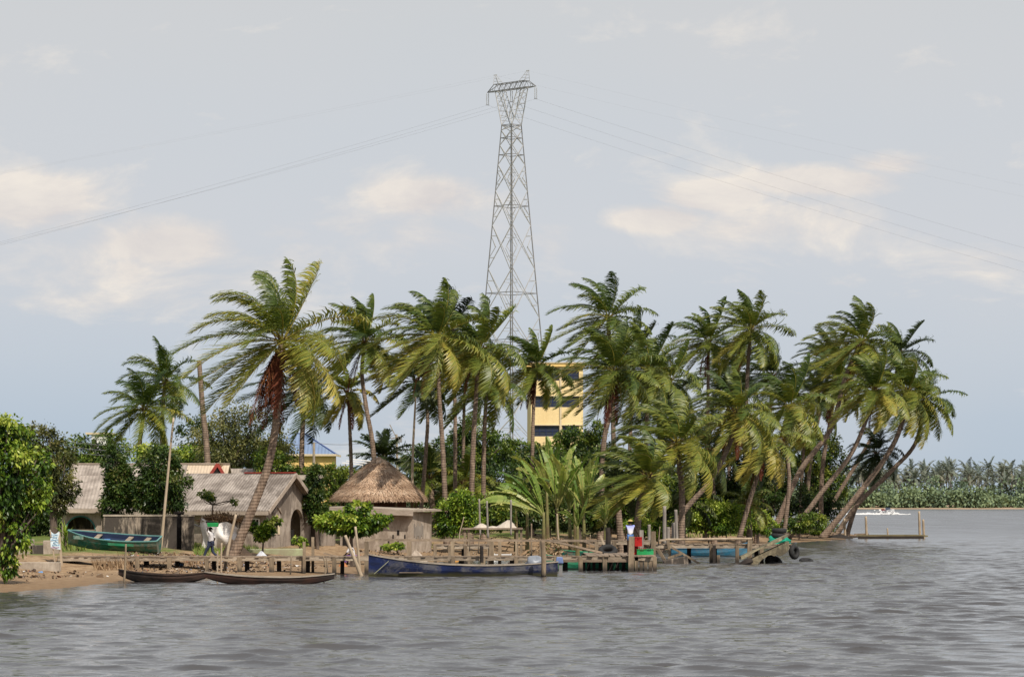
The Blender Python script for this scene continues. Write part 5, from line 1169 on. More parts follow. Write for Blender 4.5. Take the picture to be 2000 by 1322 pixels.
# speedboat far out, with its wake
D = 640; B = P(1732,974+CH*F/D,D); r_ = thing('speedboat', 'white speedboat with red seats racing past the far shore', 'speedboat', tuple(B), math.radians(-62))
W2 = flat('white_gelcoat', (.82,.82,.82), .3); n = 14; vs = []; fs = []
for i in range(n+1):
    t_ = i/n; b_ = 1.05*(1 if t_ < .5 else math.cos((t_-.5)/.5*PI/2)**.7)+.02; g = .75+.45*t_**2; k_ = -.15+.75*max(0,t_-.55)**1.5; x = -2.6+5.4*t_
    vs += [(x,-b_,g),(x,-b_*.8,k_+.3),(x,0,k_),(x,b_*.8,k_+.3),(x,b_,g),(x,b_*.7,g+.06),(x,-b_*.7,g+.06)]
for i in range(n):
    for j in range(7): fs.append((i*7+j,i*7+(j+1) % 7,(i+1)*7+(j+1) % 7,(i+1)*7+j))
fs += [tuple(range(7)), tuple(n*7+j for j in range(7))]
MB().add(vs, fs).build('hull', W2, r_); MB().box((-.3,0,1.05),(1.6,1.3,.4)).build('seat', RED, r_); mb = MB(); mb.poly([(.7,-.75,.95),(.7,.75,.95),(.35,.65,1.55),(.35,-.65,1.55)],(-.04,0,0)); mb.build('windscreen', PANE, r_); MB().box((-2.75,0,.7),(.35,.5,.9)).build('engine', WHITE, r_, bevel=.06)
FOAM = mk('foam', (.74,.73,.72), (.56,.555,.55), sc=1.2, bump=.8, bsc=3)
rng = np.random.default_rng(4); acc = Acc()
for k in range(2600):
    u = rng.random(); x = B.x+(2.6*rng.normal(.4,.5) if u < .35 else rng.uniform(-17,1)); y = B.y+(rng.normal(0,1.2) if u < .35 else rng.normal(4,3)); h = (abs(rng.normal(0,.38)) if u < .35 else abs(rng.normal(0,.10)))+.03
    if x > B.x: h *= max(.1, 1-(x-B.x)/3.2)
    s = rng.uniform(.12,.4); c = np.array([x,y,h]); acc.add(np.stack([c+[-s,0,-.06],c+[0,-.1,-.08],c+[s,0,-.03],c+[0,.1,.08]]), np.array([[0,1,2,3]]), .5)
o = acc.build('boat_wake', FOAM, None, loc=tuple(B)); tag(o, 'white spray and wake trailing the speedboat', 'wake', kind='stuff')
# ------------------------------------------------------------------ jetties
def tagpost(root, name, p, z0, z1, w, m, lean=0., rd=False):
    p = Vector(p)
    if rd: MB().tube([p+Vector((0,0,z0-p.z)), p+Vector((lean,0,z1-p.z))], [w/2,w/2*.85], 8).build(name, m, root, world=True)
    else: MB().bar(p+Vector((0,0,z0-p.z)), p+Vector((lean,0,z1-p.z)), w, w).build(name, m, root, world=True)
def jetty(label, p0, p1, D, wid, pz, front, rear, seed, name='wooden_jetty', skew=0., cap=None, stringer=.17, plank=.20, narrow=None):
    """boardwalk from px p0 to p1 at depth D; pz is the photo row of its deck edge"""
    rng = np.random.default_rng(seed); z = CH+(HY-pz)*D/F; x0, x1 = PX(p0,D), PX(p1,D)
    r_ = thing(name, label, 'jetty', (x0, D, 0)); dk = MB(); x = x0
    while x < x1-.03:
        w = min(plank*rng.uniform(.85,1.15), x1-x); wd_ = narrow[1] if narrow and x < PX(narrow[0],D) else wid; dk.box((x+w/2, D+wd_/2+rng.normal(0,.02), z+rng.normal(0,.006)), (w-.015, wd_*rng.uniform(.96,1.05), .05), Matrix.Rotation(rng.normal(0,.012),3,'Z')); x += w
    dk.build('deck', WOOD, r_, world=True)
    for k, y in enumerate((D+.05, D+wid-.1)):
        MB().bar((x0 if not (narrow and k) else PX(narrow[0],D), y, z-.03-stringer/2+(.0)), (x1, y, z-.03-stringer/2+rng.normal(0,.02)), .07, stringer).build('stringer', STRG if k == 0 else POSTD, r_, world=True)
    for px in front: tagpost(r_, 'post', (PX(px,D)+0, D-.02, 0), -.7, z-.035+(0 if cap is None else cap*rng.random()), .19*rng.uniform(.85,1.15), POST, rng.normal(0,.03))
    for px in rear: tagpost(r_, 'post', (PX(px,D+wid-.1), D+wid-.12, 0), -.7, z-.035, .21*rng.uniform(.85,1.1), POSTD, rng.normal(0,.02))  # rear row: its shade is put into the near-black post colour
    return r_, z
j1, z1 = jetty('long low boardwalk jetty along the beach in front of the canoes', 112, 738, 131.5, 1.3, 1087, [268,331,405,468,530,592,653,729], [286,347,419,483,546,601,668,748], 1)
for px, a, b in ((594,1030,1125),(606,1022,1090)): tagpost(j1, 'mooring_post', (PX(px,131.2),131.2 if px < 600 else 132.9,0), -.5, CH+(HY-a)*131/F-.65, .13, POST, 0)
j2, z2 = jetty('jetty section with handrail behind the navy boat', 738, 1062, 133, 1.3, 1087, [752,800,884,942,1010], [768,815,900,1000,1045], 2)
zrl = CH+(HY-1055)*134/F
MB().bar((PX(712,134),134.35,zrl+.02),(PX(1166,134.4),134.35,zrl-.02),.07,.11).build('handrail', WOOD, j2, world=True)
for px, w in ((716,.20),(799,.22),(884,.17),(960,.22),(976,.16),(1008,.08),(1057,.17)): tagpost(j2, 'rail_post', (PX(px,134.25),134.25,0), -.4, zrl-.05, w, POST)
D = 137; z3 = CH+(HY-1086)*D/F
j3, _ = jetty('main jetty platform with a thick fringe of posts', 1060, 1282, D, 8.2, 1086, [1085,1135,1182], [1150,1200], 3, plank=.24, narrow=(1143,.9))
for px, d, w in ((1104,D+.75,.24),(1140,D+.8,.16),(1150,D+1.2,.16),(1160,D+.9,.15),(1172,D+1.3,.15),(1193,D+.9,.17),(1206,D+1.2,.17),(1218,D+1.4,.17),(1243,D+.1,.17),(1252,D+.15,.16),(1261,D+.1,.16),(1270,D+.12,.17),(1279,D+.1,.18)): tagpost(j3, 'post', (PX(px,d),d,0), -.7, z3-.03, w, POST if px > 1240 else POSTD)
tagpost(j3, 'tall_post', (PX(1232,D-.15),D-.15,0), -.7, CH+(HY-1047)*D/F, .27, POST, .04); tagpost(j3, 'tall_post', (PX(1276,D+8),D+8,0), -.6, CH+(HY-1041)*D/F, .24, POST)
tagpost(j3, 'tall_post', (PX(1253,D+7),D+7,0), -.6, CH+(HY-1038)*D/F, .2, GREYP); MB().bar((PX(1088,D-.06),D-.06,z3-.22),(PX(1230,D-.06),D-.06,z3-.22),.05,.12).build('brace', WOOD, j3, world=True)
D = 155; j4, z4 = jetty('right jetty with a single rail over the sea blue boat', 1272, 1546, D, 1.5, 1063, [1389,1440,1488], [1345,1396,1392,1478], 4)
z5 = CH+(HY-1053.5)*D/F
MB().bar((PX(1285,D),D-.1,z5-.05),(PX(1304,D),D-.1,z5),.10,.10).build('handrail', BAMB, j4, world=True); MB().tube([(PX(1300,D),D-.1,z5),(PX(1380,D),D-.12,z5+.03),(PX(1468,D),D-.1,z5+.05)],.065,8).build('handrail', BAMB, j4, world=True)
tagpost(j4, 'rail_post', (PX(1463,D-.2),D-.2,0), -.6, z5-.02, .25, POST, .05); tagpost(j4, 'rail_post', (PX(1309,D-.2),D-.2,0), .25, z5-.02, .14, POST, -.12)
for a, b, w in (((1308,1066),(1372,1104),.14),((1285,1072),(1300,1097),.2),((1305,1090),(1333,1080),.18)):
    MB().bar(P(a[0],a[1],D-.5), P(b[0],b[1],D-.6), w, w*.8).build('brace', POST, j4, world=True)
MB().box(P(1320,1097,D-.9)+Vector((0,0,-.1)),(1.35,.8,.62), Matrix.Rotation(-.2,3,'Y')).build('footing', CONC2, j4, world=True, bevel=.05)
tagpost(j4, 'post', (PX(1395,D-.3),D-.3,0), -.7, z4-.03, .17, POSTD); tagpost(j4, 'post_stump', (PX(1403,D-.4),D-.4,0), -.6, .45, .17, POST); tagpost(j4, 'post_stump', (PX(1337,D-1),D-1,0), -.6, .40, .22, POSTD)
# collapsed concrete slab at the end
MOSSY = mk('mossy_concrete', (.36,.31,.20), (.15,.12,.075), sc=2.2, bsc=6, bump=.9, stain=(.06,.05,.035), samt=.8, ssc=1.5)
r_ = thing('collapsed_slab', 'broken concrete ramp slab tilting into the water at the right jetty end', 'slab', tuple(P(1490,1100,153)))
a_, b_ = P(1448,1101,152.6), P(1541,1057,153); rng = np.random.default_rng(6)
for k, off, w, mt in ((0,0,.62,MOSSY),(1,.55,.30,MOSSY)):
    pts = []; n = 16
    for i in range(n+1):
        u = i/n; c = a_.lerp(b_,u); pts.append((c, w*(.55+.3*math.sin(u*9+k)+rng.uniform(-.1,.1)+.25)))
    vs = []; fs = []
    for c, w_ in pts:
        for y in (0,1.3): vs += [c+Vector((0,y+off*.3,off*.7)), c+Vector((0,y+off*.3,off*.7-w_*.8 if not k else off*.7-w_*.5))]
    for i in range(n): o_ = i*4; fs += [(o_,o_+2,o_+6,o_+4),(o_,o_+4,o_+5,o_+1),(o_+2,o_+3,o_+7,o_+6),(o_+1,o_+5,o_+7,o_+3)]
    fs += [(0,1,3,2),(n*4,n*4+2,n*4+3,n*4+1)]; MB().add(vs, fs).build('slab_layer', mt, r_, world=True)
# tyres and sheet at the right jetty end
def tyre(label, c, R, r, ax, group='old tyres on the shore and jetty'): o = MB().torus((0,0,0),R,r,ax,24,10,1.25).build('tyre', RUB, None, loc=tuple(c), smooth=True); return tag(o, label, 'tyre', group)
D = 156; tyre('black tyre lying flat on the emerald sheet at the right jetty end', P(1522,1036,D), .30, .115, (0,0,1)); tyre('second black tyre stacked just beneath, on the emerald sheet', P(1520,1041.5,D)+Vector((0,0,-.12)), .30, .115, (.05,0,1))
tyre('upright tyre hanging at the far end of the right jetty', P(1551,1078,154), .28, .12, (.75,-.6,.1)); tyre('tyre lying half under water right of the broken slab', P(1511,1097,154)+Vector((0,0,.0)), .34, .16, (.3,-.5,.9)); tyre('outermost tyre awash in the water right of the jetty', P(1575,1097,158), .30, .13, (.1,-.25,1)); tyre('black tyre leaning at the foot of the dark post on the platform', P(1187,1076,144)+Vector((0,0,.0)), .36, .14, (.0,-.5,.85))
o = MB().tube(catmull([P(1440,1104,152),P(1458,1098,152),P(1470,1094,152)],6),[.03,.1,.16,.2,.2,.16,.1],7).build('sunken_log', POSTD, None, world=True, loc=P(1455,1099,152)); tag(o, 'black waterlogged beam at the foot of the broken slab', 'log')
vs = []; fs = []; n1, n2 = 26, 14; rng = np.random.default_rng(8); cen = P(1522,1057,156)
for i in range(n2+1):
    for j in range(n1):
        a = 2*PI*j/n1; u = i/n2; R_ = math.cos(u*PI/2)**.45; w = 1+.13*math.sin(5*a+u*7)+rng.normal(0,.05); vs.append(cen+Vector((.60*R_*w*math.cos(a), .5*R_*w*math.sin(a), .42*math.sin(u*PI/2)*(1+.12*math.sin(4*a))-.1-.05*math.cos(3*a))))
for i in range(n2):
    for j in range(n1): fs.append((i*n1+j, i*n1+(j+1) % n1, (i+1)*n1+(j+1) % n1, (i+1)*n1+j))
o = MB().add(vs, fs).build('tarpaulin', EMER, None, world=True, loc=cen); tag(o, 'crumpled emerald green sheet on the right jetty end', 'tarpaulin')
# sloping gangway planks, inner landings
o = MB().bar(P(1076,1056,141), P(1174,1079,142), .30, .10).build('gangplank', WOOD, None, world=True, loc=P(1125,1068,141.5)); tag(o, 'long plank sloping down onto the main platform', 'plank')
o = MB().bar(P(1138,1056,147), P(1180,1070,147), .16, .08).build('gangplank', WOOD, None, world=True, loc=P(1160,1063,147)); tag(o, 'short plank sloping behind the long gangplank', 'plank')
o = MB().bar(P(1173,1045,148), P(1183,1072,148), .14, .1).build('gangplank', BAMB, None, world=True, loc=P(1178,1060,148)); tag(o, 'pale short board leaning on the dark post', 'plank')
jetty('small inner landing stage behind the handrail', 846, 962, 152, 1.6, 1064, [850,880,910,958], [905,957], 7, name='landing_stage')
jetty('inner boardwalk behind the main platform near the dark post', 1160, 1282, 158, 1.4, 1056, [1165,1200,1240,1275], [1180,1222], 8, name='landing_stage')
o = MB().tube(catmull([P(1187,1079,144.5),P(1188,1055,144.5),P(1187,1030,144.5)],6),list(np.linspace(.16,.12,7)),9).build('dark_post', POSTD, None, world=True, loc=P(1187,1079,144.5)); tag(o, 'dark palm stump post standing on the main platform', 'post')
# standing poles
def pole(label, pts, D, r0=.05, r1=.035, m=None, name='pole', cat='pole', group='loose poles and stakes', curve=True):
    q = [P(a, b, D) for a, b in pts]; o = MB().tube(catmull(q, 12), list(np.linspace(r0, r1, 13)), 7).build(name, m or BAMB, None, world=True, loc=q[0], smooth=True); return tag(o, label, cat, group)
pole('tall pale bamboo pole leaning beside the teal rowing boat', [(313,1086),(322,990),(331,895),(339,815)], 146, .085, .05, name='bamboo_pole')
pole('crooked mooring stick left of the dark canoe', [(241,1148),(244,1115),(246,1062)], 118.5, .05, .04, POST)
pole('slanting crossed pole at the right end of the beach boardwalk', [(707,1128),(692,1090),(674,1045)], 130, .10, .07)
pole('upright crossed pole at the right end of the beach boardwalk', [(704,1130),(700,1080),(694,1028)], 130.4, .07, .055)
pole('thick mooring post at the stern of the navy boat', [(1062,1128),(1062,1090),(1060,1055)], 127.6, .12, .11, POST)
pole('thin peeled stick by the leaning palm foot, left one', [(424,1142),(425,1100),(425,1076)], 119.5, .035, .03)
pole('thin peeled stick by the leaning palm foot, right one', [(432,1120),(432,1090),(433,1060)], 128, .045, .04)
pole('slanted pale pole propped before the white tarp', [(438,1118),(448,1060),(461,1004)], 133, .085, .06)
pole('stick at the stern of the floating canoe, taller one', [(632,1140),(636,1108),(631,1085)], 119, .035, .03, POST); pole('stick at the stern of the floating canoe, shorter one', [(640,1122),(639,1100),(637,1088)], 121, .03, .025, POST)
pole('thin stick standing between the boardwalk posts', [(567,1124),(568,1105),(569,1086)], 130, .035, .03, POST)
pole('tall grey stake left of the pair beside the right jetty', [(1298,1062),(1298,1025),(1298,988)], 160, .11, .10, GREYP); pole('tall grey stake right of the pair beside the right jetty', [(1322,1056),(1321,1025),(1320,995)], 161, .10, .09, GREYP); pole('short grey stake between the stake pair', [(1305,1058),(1305,1045),(1305,1029)], 160.5, .10, .10, GREYP); pole('second short grey stake of the pair', [(1315,1058),(1315,1045),(1315,1020)], 161.5, .10, .09, GREYP)
pole('grey stake near the pair, standing apart to the left', [(1268,1060),(1268,1040),(1268,1024)], 160, .09, .085, GREYP)
pole('left grey stake standing by the shore table', [(938,1045),(937,1010),(936,974)], 166, .06, .055, GREYP); pole('middle grey stake standing by the shore table', [(953,1050),(952,1010),(951,978)], 161, .06, .055, GREYP); pole('right grey stake standing by the shore table', [(998,1045),(998,1010),(998,976)], 161, .06, .055, GREYP)
pole('bent branch stake left of the shore table', [(897,1056),(898,1040),(903,1022),(906,1009)], 160, .035, .02); pole('white barked stick before the leaf heap', [(1091,1056),(1089,1030),(1088,1003)], 156, .05, .04); pole('thin stake in front of the leaf heap, left one', [(1038,1085),(1038,1055),(1038,1022)], 150, .05, .04, POST)
pole('thick stick standing up at the navy boat bow', [(941,1098),(941,1085),(941,1066)], 132.6, .09, .085, POSTD)
for i, (a, b) in enumerate(((884,1080),(934,1066),(917,1062),(1150,1066),(1286,1050))): pole(['thin stick by the second rail post','thin crooked stick left of the third rail post','leaning twig behind the handrail','twig stake behind the gangplank','weathered twig behind the stakes'][i], [(a,b+14),(a+1,b),(a+3,b-22)], 148, .035, .025, POST)
# shore table with white cloths, and bench
B = G(962,163,0); r_ = thing('shore_table', 'long rough plank table on the bank with white cloths on it', 'table', tuple(B)); k = 163/F; zt_ = CH+(HY-1032)*k-B.z
MB().box((0,0,zt_),(118*k,1.0,.10)).build('table_top', WOOD, r_)
for x in (-54,-46,-8,48,56): MB().bar((x*k,-.3,-.1),(x*k,-.3,zt_-.05),.14).build('leg', POST, r_)
def heap(name, label, c, rx, ry, h, m, cat, seed, peak=.0, par=None):
    rng = np.random.default_rng(seed); n1, n2 = 22, 9; vs = []; fs = []; c = Vector(c)
    for i in range(n2+1):
        for j in range(n1):
            a = 2*PI*j/n1; u = i/n2; R_ = (1-u)**.75 if i < n2 else .02; w = 1+.12*math.sin(3*a+seed)+rng.normal(0,.04); vs.append(Vector((rx*R_*w*math.cos(a)+peak*rx*u, ry*R_*w*math.sin(a), h*u**1.1*(1+.1*math.sin(2*a+seed)))))
    for i in range(n2):
        for j in range(n1): fs.append((i*n1+j, i*n1+(j+1) % n1, (i+1)*n1+(j+1) % n1, (i+1)*n1+j))
    o = MB().add(vs, fs).build(name, m, None, loc=tuple(c), smooth=True); return tag(o, label, cat)
tz = B.z+zt_+.05
heap('cloth', 'pale cloth heaped at the left of the shore table', (PX(940,163),163,tz), .50, .4, .24, CLOTH, 'cloth', 1); heap('cloth', 'white cloth rising to a peak at the right of the shore table', (PX(986,163),163,tz), .62, .4, .42, CLOTH, 'cloth', 2, .35); heap('cloth', 'flat white cloth in the middle of the shore table', (PX(962,163),162.9,tz), .5, .35, .10, CLOTH, 'cloth', 3)
B = G(982,159,0); r_ = thing('slat_bench', 'small white slatted bench below the shore table', 'bench', tuple(B)); k = 159/F
for z in (.30,.50,.70): MB().box((0,.0,z),(34*k,.05,.06)).build('slat', WHITE, r_)
for x in (-16,16): MB().bar((x*k,.06,-.05),(x*k,.06,.76),.06).build('leg', WHITE, r_)
heap('yellow_bundle', 'orange yellow bundle lying on the bank behind the handrail', tuple(G(888,160,.0)), .38, .25, .24, flat('orange_cloth', (.62,.28,.04)), 'bundle', 5); heap('rubble_heap', 'grey earth heap under the handrail by the landing stage', tuple(G(1000,152,-.05)), .9, .6, .75, CONC2, 'heap', 6); heap('rubble_heap', 'pale rubble heap between the block hut and the rail', tuple(G(812,154,-.1)), .75, .5, .75, CONC3, 'heap', 7)
heap('rubbish_heap', 'white and blue rubbish heap below the small round shrub', tuple(G(510,149,-.05)), .40, .3, .38, flat('rag_white', (.60,.62,.68)), 'rubbish', 8); heap('stump', 'dark earth mound at the foot of the tall leaning palm', tuple(G(470,147,-.1)), 1.05, .9, 1.1, mk('dark_earth', (.10,.065,.042), (.05,.034,.024), sc=3), 'mound', 9, -.5)
o = MB().box((0,0,.1),(3.0,1.3,.5)).build('terrace_edge', mk('green_algae_plaster', (.40,.44,.26), (.27,.27,.16), sc=1.2, stain=(.25,.2,.15)), None, loc=tuple(G(540,154.5,0)), bevel=.05); tag(o, 'low pale green plastered terrace before the grey house gable', 'terrace')
heap('root_mass', 'black tangled roots under the leaning palms at the point', (PX(1640,251),251,-.1), 1.7, .9, .55, mk('black_roots', (.05,.04,.035), (.02,.017,.015), sc=6, bump=1.), 'roots', 11)
# left: banner, concrete blocks, beach kerb
B = G(107,131,0); r_ = thing('banner_sign', 'white and pale blue printed banner strung between two leaning posts', 'banner', tuple(B)); k = 131/F
zz = lambda py: CH+(HY-py)*k-B.z
MB().bar(((98-107)*k,0,zz(1034)),((109-107)*k,0,-.1),.06).build('post', BAMB, r_); MB().bar(((115-107)*k,.02,zz(1038)),((121-107)*k,.02,-.1),.10).build('post', BAMB, r_)
CLB = mk('banner_cloth', (.72,.82,.86), (.62,.76,.82), sc=2, bump=.4, bsc=4)
n = 8; vs = []; fs = []
for j in range(n+1):
    for i in range(n+1):
        u, v = i/n, j/n; x = (97+19*u+3*v-107)*k; z = zz(1034+3*u+36*v)-.0; sagt = .10*math.sin(PI*u)*(1-v)*1.6; vs.append((x, -.05+.05*math.sin(u*6+v*5), z-sagt))
for j in range(n):
    for i in range(n): q = j*(n+1)+i; fs.append((q,q+1,q+n+2,q+n+1))
bn = MB().add(vs, fs).build('banner', CLB, r_, smooth=True)
rng = np.random.default_rng(9); PRB = mk('print_blue', (.22,.42,.60))
for j, (w_, o_) in enumerate(((.30,.0),(.24,.03),(.33,-.01),(.20,.02),(.28,0))):   # illegible printed rows
    pr = MB(); zz0 = zz(1044+j*5); x = -w_/2+o_-.01
    while x < w_/2: ww = rng.uniform(.03,.08); pr.box((x+ww/2+j*.012,-.112,zz0),(ww*.8,.006,.045)); x += ww
    pr.build('printed_row', PRB, bn)
MB().box(((108-107)*k,-.114,zz(1069)),(.36,.006,.03)).build('border_stripe', mk('print_magenta', (.45,.08,.25)), bn)
for (px, w, py, lab) in ((52,27,1053,'left pale concrete pillar block on the beach near the banner'),(100,29,1055,'right pale concrete pillar block on the beach behind the banner'),(74,28,1064,'low brown block between the two pale pillar blocks')):
    B = G(px,136,-.1); k = 136/F; h = CH+(HY-py)*k-B.z; o = MB().box((0,0,h/2),(w*k,.6,h)).build('concrete_block', CONC3 if w != 28 else CONC2, None, loc=tuple(B), bevel=.03); tag(o, lab, 'block')
B = G(70,129,-.1); o = MB().box((0,0,.2),(95*129/F,.6,.45)).build('beach_kerb', SLAB, None, loc=tuple(B), bevel=.03); tag(o, 'low concrete kerb on the beach below the pillar blocks', 'kerb')
# driftwood raft at the point
B = P(1740,1049,252); B.z = 0; r_ = thing('log_raft', 'low worn plank raft moored off the palm point', 'raft', tuple(B)); k = 252/F; rng = np.random.default_rng(14)
mb = MB()
for i in range(6): mb.bar((-72*k+rng.uniform(0,.6),i*.22-.5,.16+.02*i),(68*k+rng.uniform(-.8,.3),i*.22-.5,.20+.015*i),.2,.14)
mb.build('plank_deck', mk('mossy_plank', (.24,.20,.105), (.13,.105,.06), sc=3, stretch=(.3,1,1)), r_); MB().bar((-66*k,-.62,.05),(62*k,-.62,.07),.12,.3).build('edge_beam', POSTD, r_)
MB().bar((-70*k,.6,.36),(-42*k,.6,.40),.25,.12).build('loose_plank', WOOD, r_)
for px, a in ((1693,1008),(1735,1031),(1797,998),(1805,1014),(1651,1012)): pole(['tall stake at the near end of the plank raft','short stake in the middle of the plank raft','tallest stake at the outer end of the plank raft','shorter stake beside the tallest one on the plank raft','thin stake in the water behind the leaning palms'][[1693,1735,1797,1805,1651].index(px)], [(px,1056),(px-1,(a+1056)/2),(px-2,a)], 252.5, .12 if a < 1020 else .08, .10 if a < 1020 else .07)
# ------------------------------------------------------------------ crates and bottles on the platform
def crate(label, c, w, d, h, m, rot=0., slots=True):
    r_ = thing('crate', label, 'crate', tuple(c), rot, 'plastic drinks crates'); mb = MB(); t_ = .025
    for s in (-1,1):
        for z, hh in ((h*.34,h*.68),(h*.93,h*.14)): mb.box((0,s*(d/2-t_/2),z),(w,t_,hh)); mb.box((s*(w/2-t_/2),0,z),(t_,d-2*t_,hh))
        for x in (-.36,.36): mb.box((x*(w-t_*2),s*(d/2-t_/2),h*.77),(w*.26,t_*.9,h*.18))
        for y in (-.32,.32): mb.box((s*(w/2-t_/2),y*d,h*.77),(t_*.9,d*.22,h*.18))
        mb.box((0,s*(d/2+.008),h*.99),(w+.03,.02,.03))
    mb.box((0,0,.012),(w-.06,d-.06,.02)); mb.build('shell', m, r_)
    MB().box((0,0,h*.55),(.012,d-.07,h*.7)).box((0,0,h*.55),(w-.07,.014,h*.68)).build('divider', m, r_); return r_
D = 139.5; zd = z3+.03
crate('red crate standing on the platform beside the tall post', (PX(1240,D),D,zd), .30, .40, .52, RED)
crate('green crate full of red capped bottles on the platform', (PX(1253,D-.3),D-.3,zd), .46, .34, .26, GRN)
crate('lighter green crate with dark bottles, nearest the platform corner', (PX(1267,D),D,zd), .46, .34, .26, flat('mint_plastic', (.03,.36,.13), .45))
BOT = flat('amber_bottle', (.16,.055,.012), .15); BOTD = flat('dark_bottle', (.03,.032,.03), .15)
for n_, (px, dd, m, capm) in enumerate(((1253,-.3,BOT,RED),(1267,0,BOTD,STEELD))):
    for i in range(5):
        for j in range(2):
            o = MB().lathe([(.01,0),(.036,.005),(.037,.17),(.016,.24),(.014,.29)], n=10).build('bottle', m, None, loc=(PX(px,D)+(-.18+i*.09), D+dd+(-.07+j*.14), zd+.025), smooth=True)
            MB().lathe([(.016,.285),(.018,.31),(.002,.315)], n=10).build('cap', capm, o)
            tag(o, 'red capped amber bottle standing in the green crate' if n_ == 0 else 'dark bottle standing in the lighter green crate at the platform corner', 'bottle', 'bottles in the %s crate' % ('green' if n_ == 0 else 'lighter green'))
# ------------------------------------------------------------------ people
def skin_obj(name, nodes, edges, m, parent, sub=2, root=0):
    """nodes: {key: (pos, radius)}; the surface grows around the edges"""
    keys = list(nodes); idx = {k: i for i, k in enumerate(keys)}
    me = bpy.data.meshes.new(name); me.from_pydata([nodes[k][0] for k in keys], [(idx[a], idx[b]) for a, b in edges], []); me.update()
    o = link(name, me, m, parent); o.modifiers.new('skin', 'SKIN')
    for i, k in enumerate(keys):
        r = nodes[k][1]; o.data.skin_vertices[0].data[i].radius = (r, r) if not hasattr(r, '__len__') else r; o.data.skin_vertices[0].data[i].use_root = (i == root)
    o.modifiers['skin'].use_smooth_shade = True
    s = o.modifiers.new('sub', 'SUBSURF'); s.levels = sub; s.render_levels = sub; return o
def person(label, loc, rotz, J, shirt, trousers, hair=HAIR, sleeve=.55, legs=1., extra=None):
    """J: joint positions; local +y is where the person faces"""
    r_ = thing('person', label, 'person', tuple(loc), rotz); V3 = Vector; J = {k: V3(v) for k, v in J.items()}
    N = {'pelvis': (J['pelvis'], .125), 'spine': (J['pelvis'].lerp(J['chest'],.5), .11), 'chest': (J['chest'], .135), 'neck': (J['neck'], .052)}
    up = (J['head']-J['neck']).normalized(); fw = (J['nose']-J['head']).normalized()
    N['jaw'] = (J['head']-up*.05+fw*.015, .066); N['skull'] = (J['head']+up*.035, .088); N['crown'] = (J['head']+up*.10, .06); N['nosetip'] = (J['head']+fw*.105-up*.005, .012)
    E = [('pelvis','spine'),('spine','chest'),('chest','neck'),('neck','jaw'),('jaw','skull'),('skull','crown'),('skull','nosetip')]
    for s in 'LR':
        N['sh'+s] = (J['sh'+s], .058); N['el'+s] = (J['el'+s], .042); N['wr'+s] = (J['wr'+s], .028)
        d = (J['wr'+s]-J['el'+s]).normalized(); hd_ = V3(J.get('hand'+s, d)).normalized(); N['pa'+s] = (J['wr'+s]+hd_*.06, (.034,.02)); E += [('chest','sh'+s),('sh'+s,'el'+s),('el'+s,'wr'+s),('wr'+s,'pa'+s)]
        sx_ = hd_.cross(V3((0,1,.3))).normalized(); cu = hd_.cross(sx_)
        for f in range(4):
            b_ = J['wr'+s]+hd_*.09+sx_*(f-1.5)*.020; L_ = (.065,.078,.072,.055)[f]
            N['f%d'%f+s] = (b_, .010); N['g%d'%f+s] = (b_+hd_*L_*.55+cu*.008, .009); N['h%d'%f+s] = (b_+hd_*L_*.85+cu*.03, .007); E += [('pa'+s,'f%d'%f+s),('f%d'%f+s,'g%d'%f+s),('g%d'%f+s,'h%d'%f+s)]
        sg = 1 if s == 'R' else -1
        N['t1'+s] = (J['wr'+s]+hd_*.045+sx_*.040*sg, .011); N['t2'+s] = (J['wr'+s]+hd_*.085+sx_*.056*sg+cu*.012, .009); E += [('pa'+s,'t1'+s),('t1'+s,'t2'+s)]
        N['hip'+s] = (J['hip'+s], .092); N['kn'+s] = (J['kn'+s], .058); N['ca'+s] = (J['kn'+s].lerp(J['an'+s],.35), .054); N['an'+s] = (J['an'+s], .036); N['to'+s] = (J['to'+s], .032); N['he'+s] = (J['an'+s]+(J['an'+s]-J['to'+s])*.25+V3((0,0,-.03)), .03)
        E += [('pelvis','hip'+s),('hip'+s,'kn'+s),('kn'+s,'ca'+s),('ca'+s,'an'+s),('an'+s,'to'+s),('an'+s,'he'+s)]
        side = fw.cross(up)*(1 if s == 'R' else -1); N['ear'+s] = (J['head']+up*.015+side*.088, .016); E.append(('skull','ear'+s))
    skin_obj('body', N, E, SKIN, r_)
    for s in (-1,1):
        e_ = J['head']+up*.02+fw*.078+fw.cross(up)*s*.032; MB().lathe([(.001,-.010),(.009,-.006),(.011,0),(.009,.006),(.001,.010)], e_, 8).build('eye', WHITE, r_)
    MB().box(J['head']+fw*.080-up*.055,(.045,.02,.012)).build('mouth', flat('lip', (.10,.04,.035)), r_)
    S = {'a': (J['pelvis']+V3((0,0,-.01)), (.150,.130)), 'b': (N['spine'][0], (.142,.122)), 'c': (J['chest'], (.165,.140)), 'd': (J['chest'].lerp(J['neck'],.62), .075)}; Es = [('a','b'),('b','c'),('c','d')]
    for s in 'LR':
        S['s'+s] = (J['sh'+s], .074); S['e'+s] = (J['sh'+s].lerp(J['el'+s],sleeve), .060); Es += [('c','s'+s),('s'+s,'e'+s)]
    skin_obj('shirt', S, Es, shirt, r_)
    T = {'p': (J['pelvis']+V3((0,0,-.02)), (.142,.122))}; Et = []
    for s in 'LR':
        T['h'+s] = (J['hip'+s], .106); T['k'+s] = (J['hip'+s].lerp(J['kn'+s], min(1,legs)), .074 if legs <= 1 else .070); Et += [('p','h'+s),('h'+s,'k'+s)]
        if legs > 1: T['a'+s] = (J['an'+s]+V3((0,0,.04)), .056); Et.append(('k'+s,'a'+s))
    skin_obj('trousers' if legs > 1 else 'shorts', T, Et, trousers, r_)
    H = MB(); R_ = fw.cross(up); n1, n2 = 14, 6; vs = []; fs = []
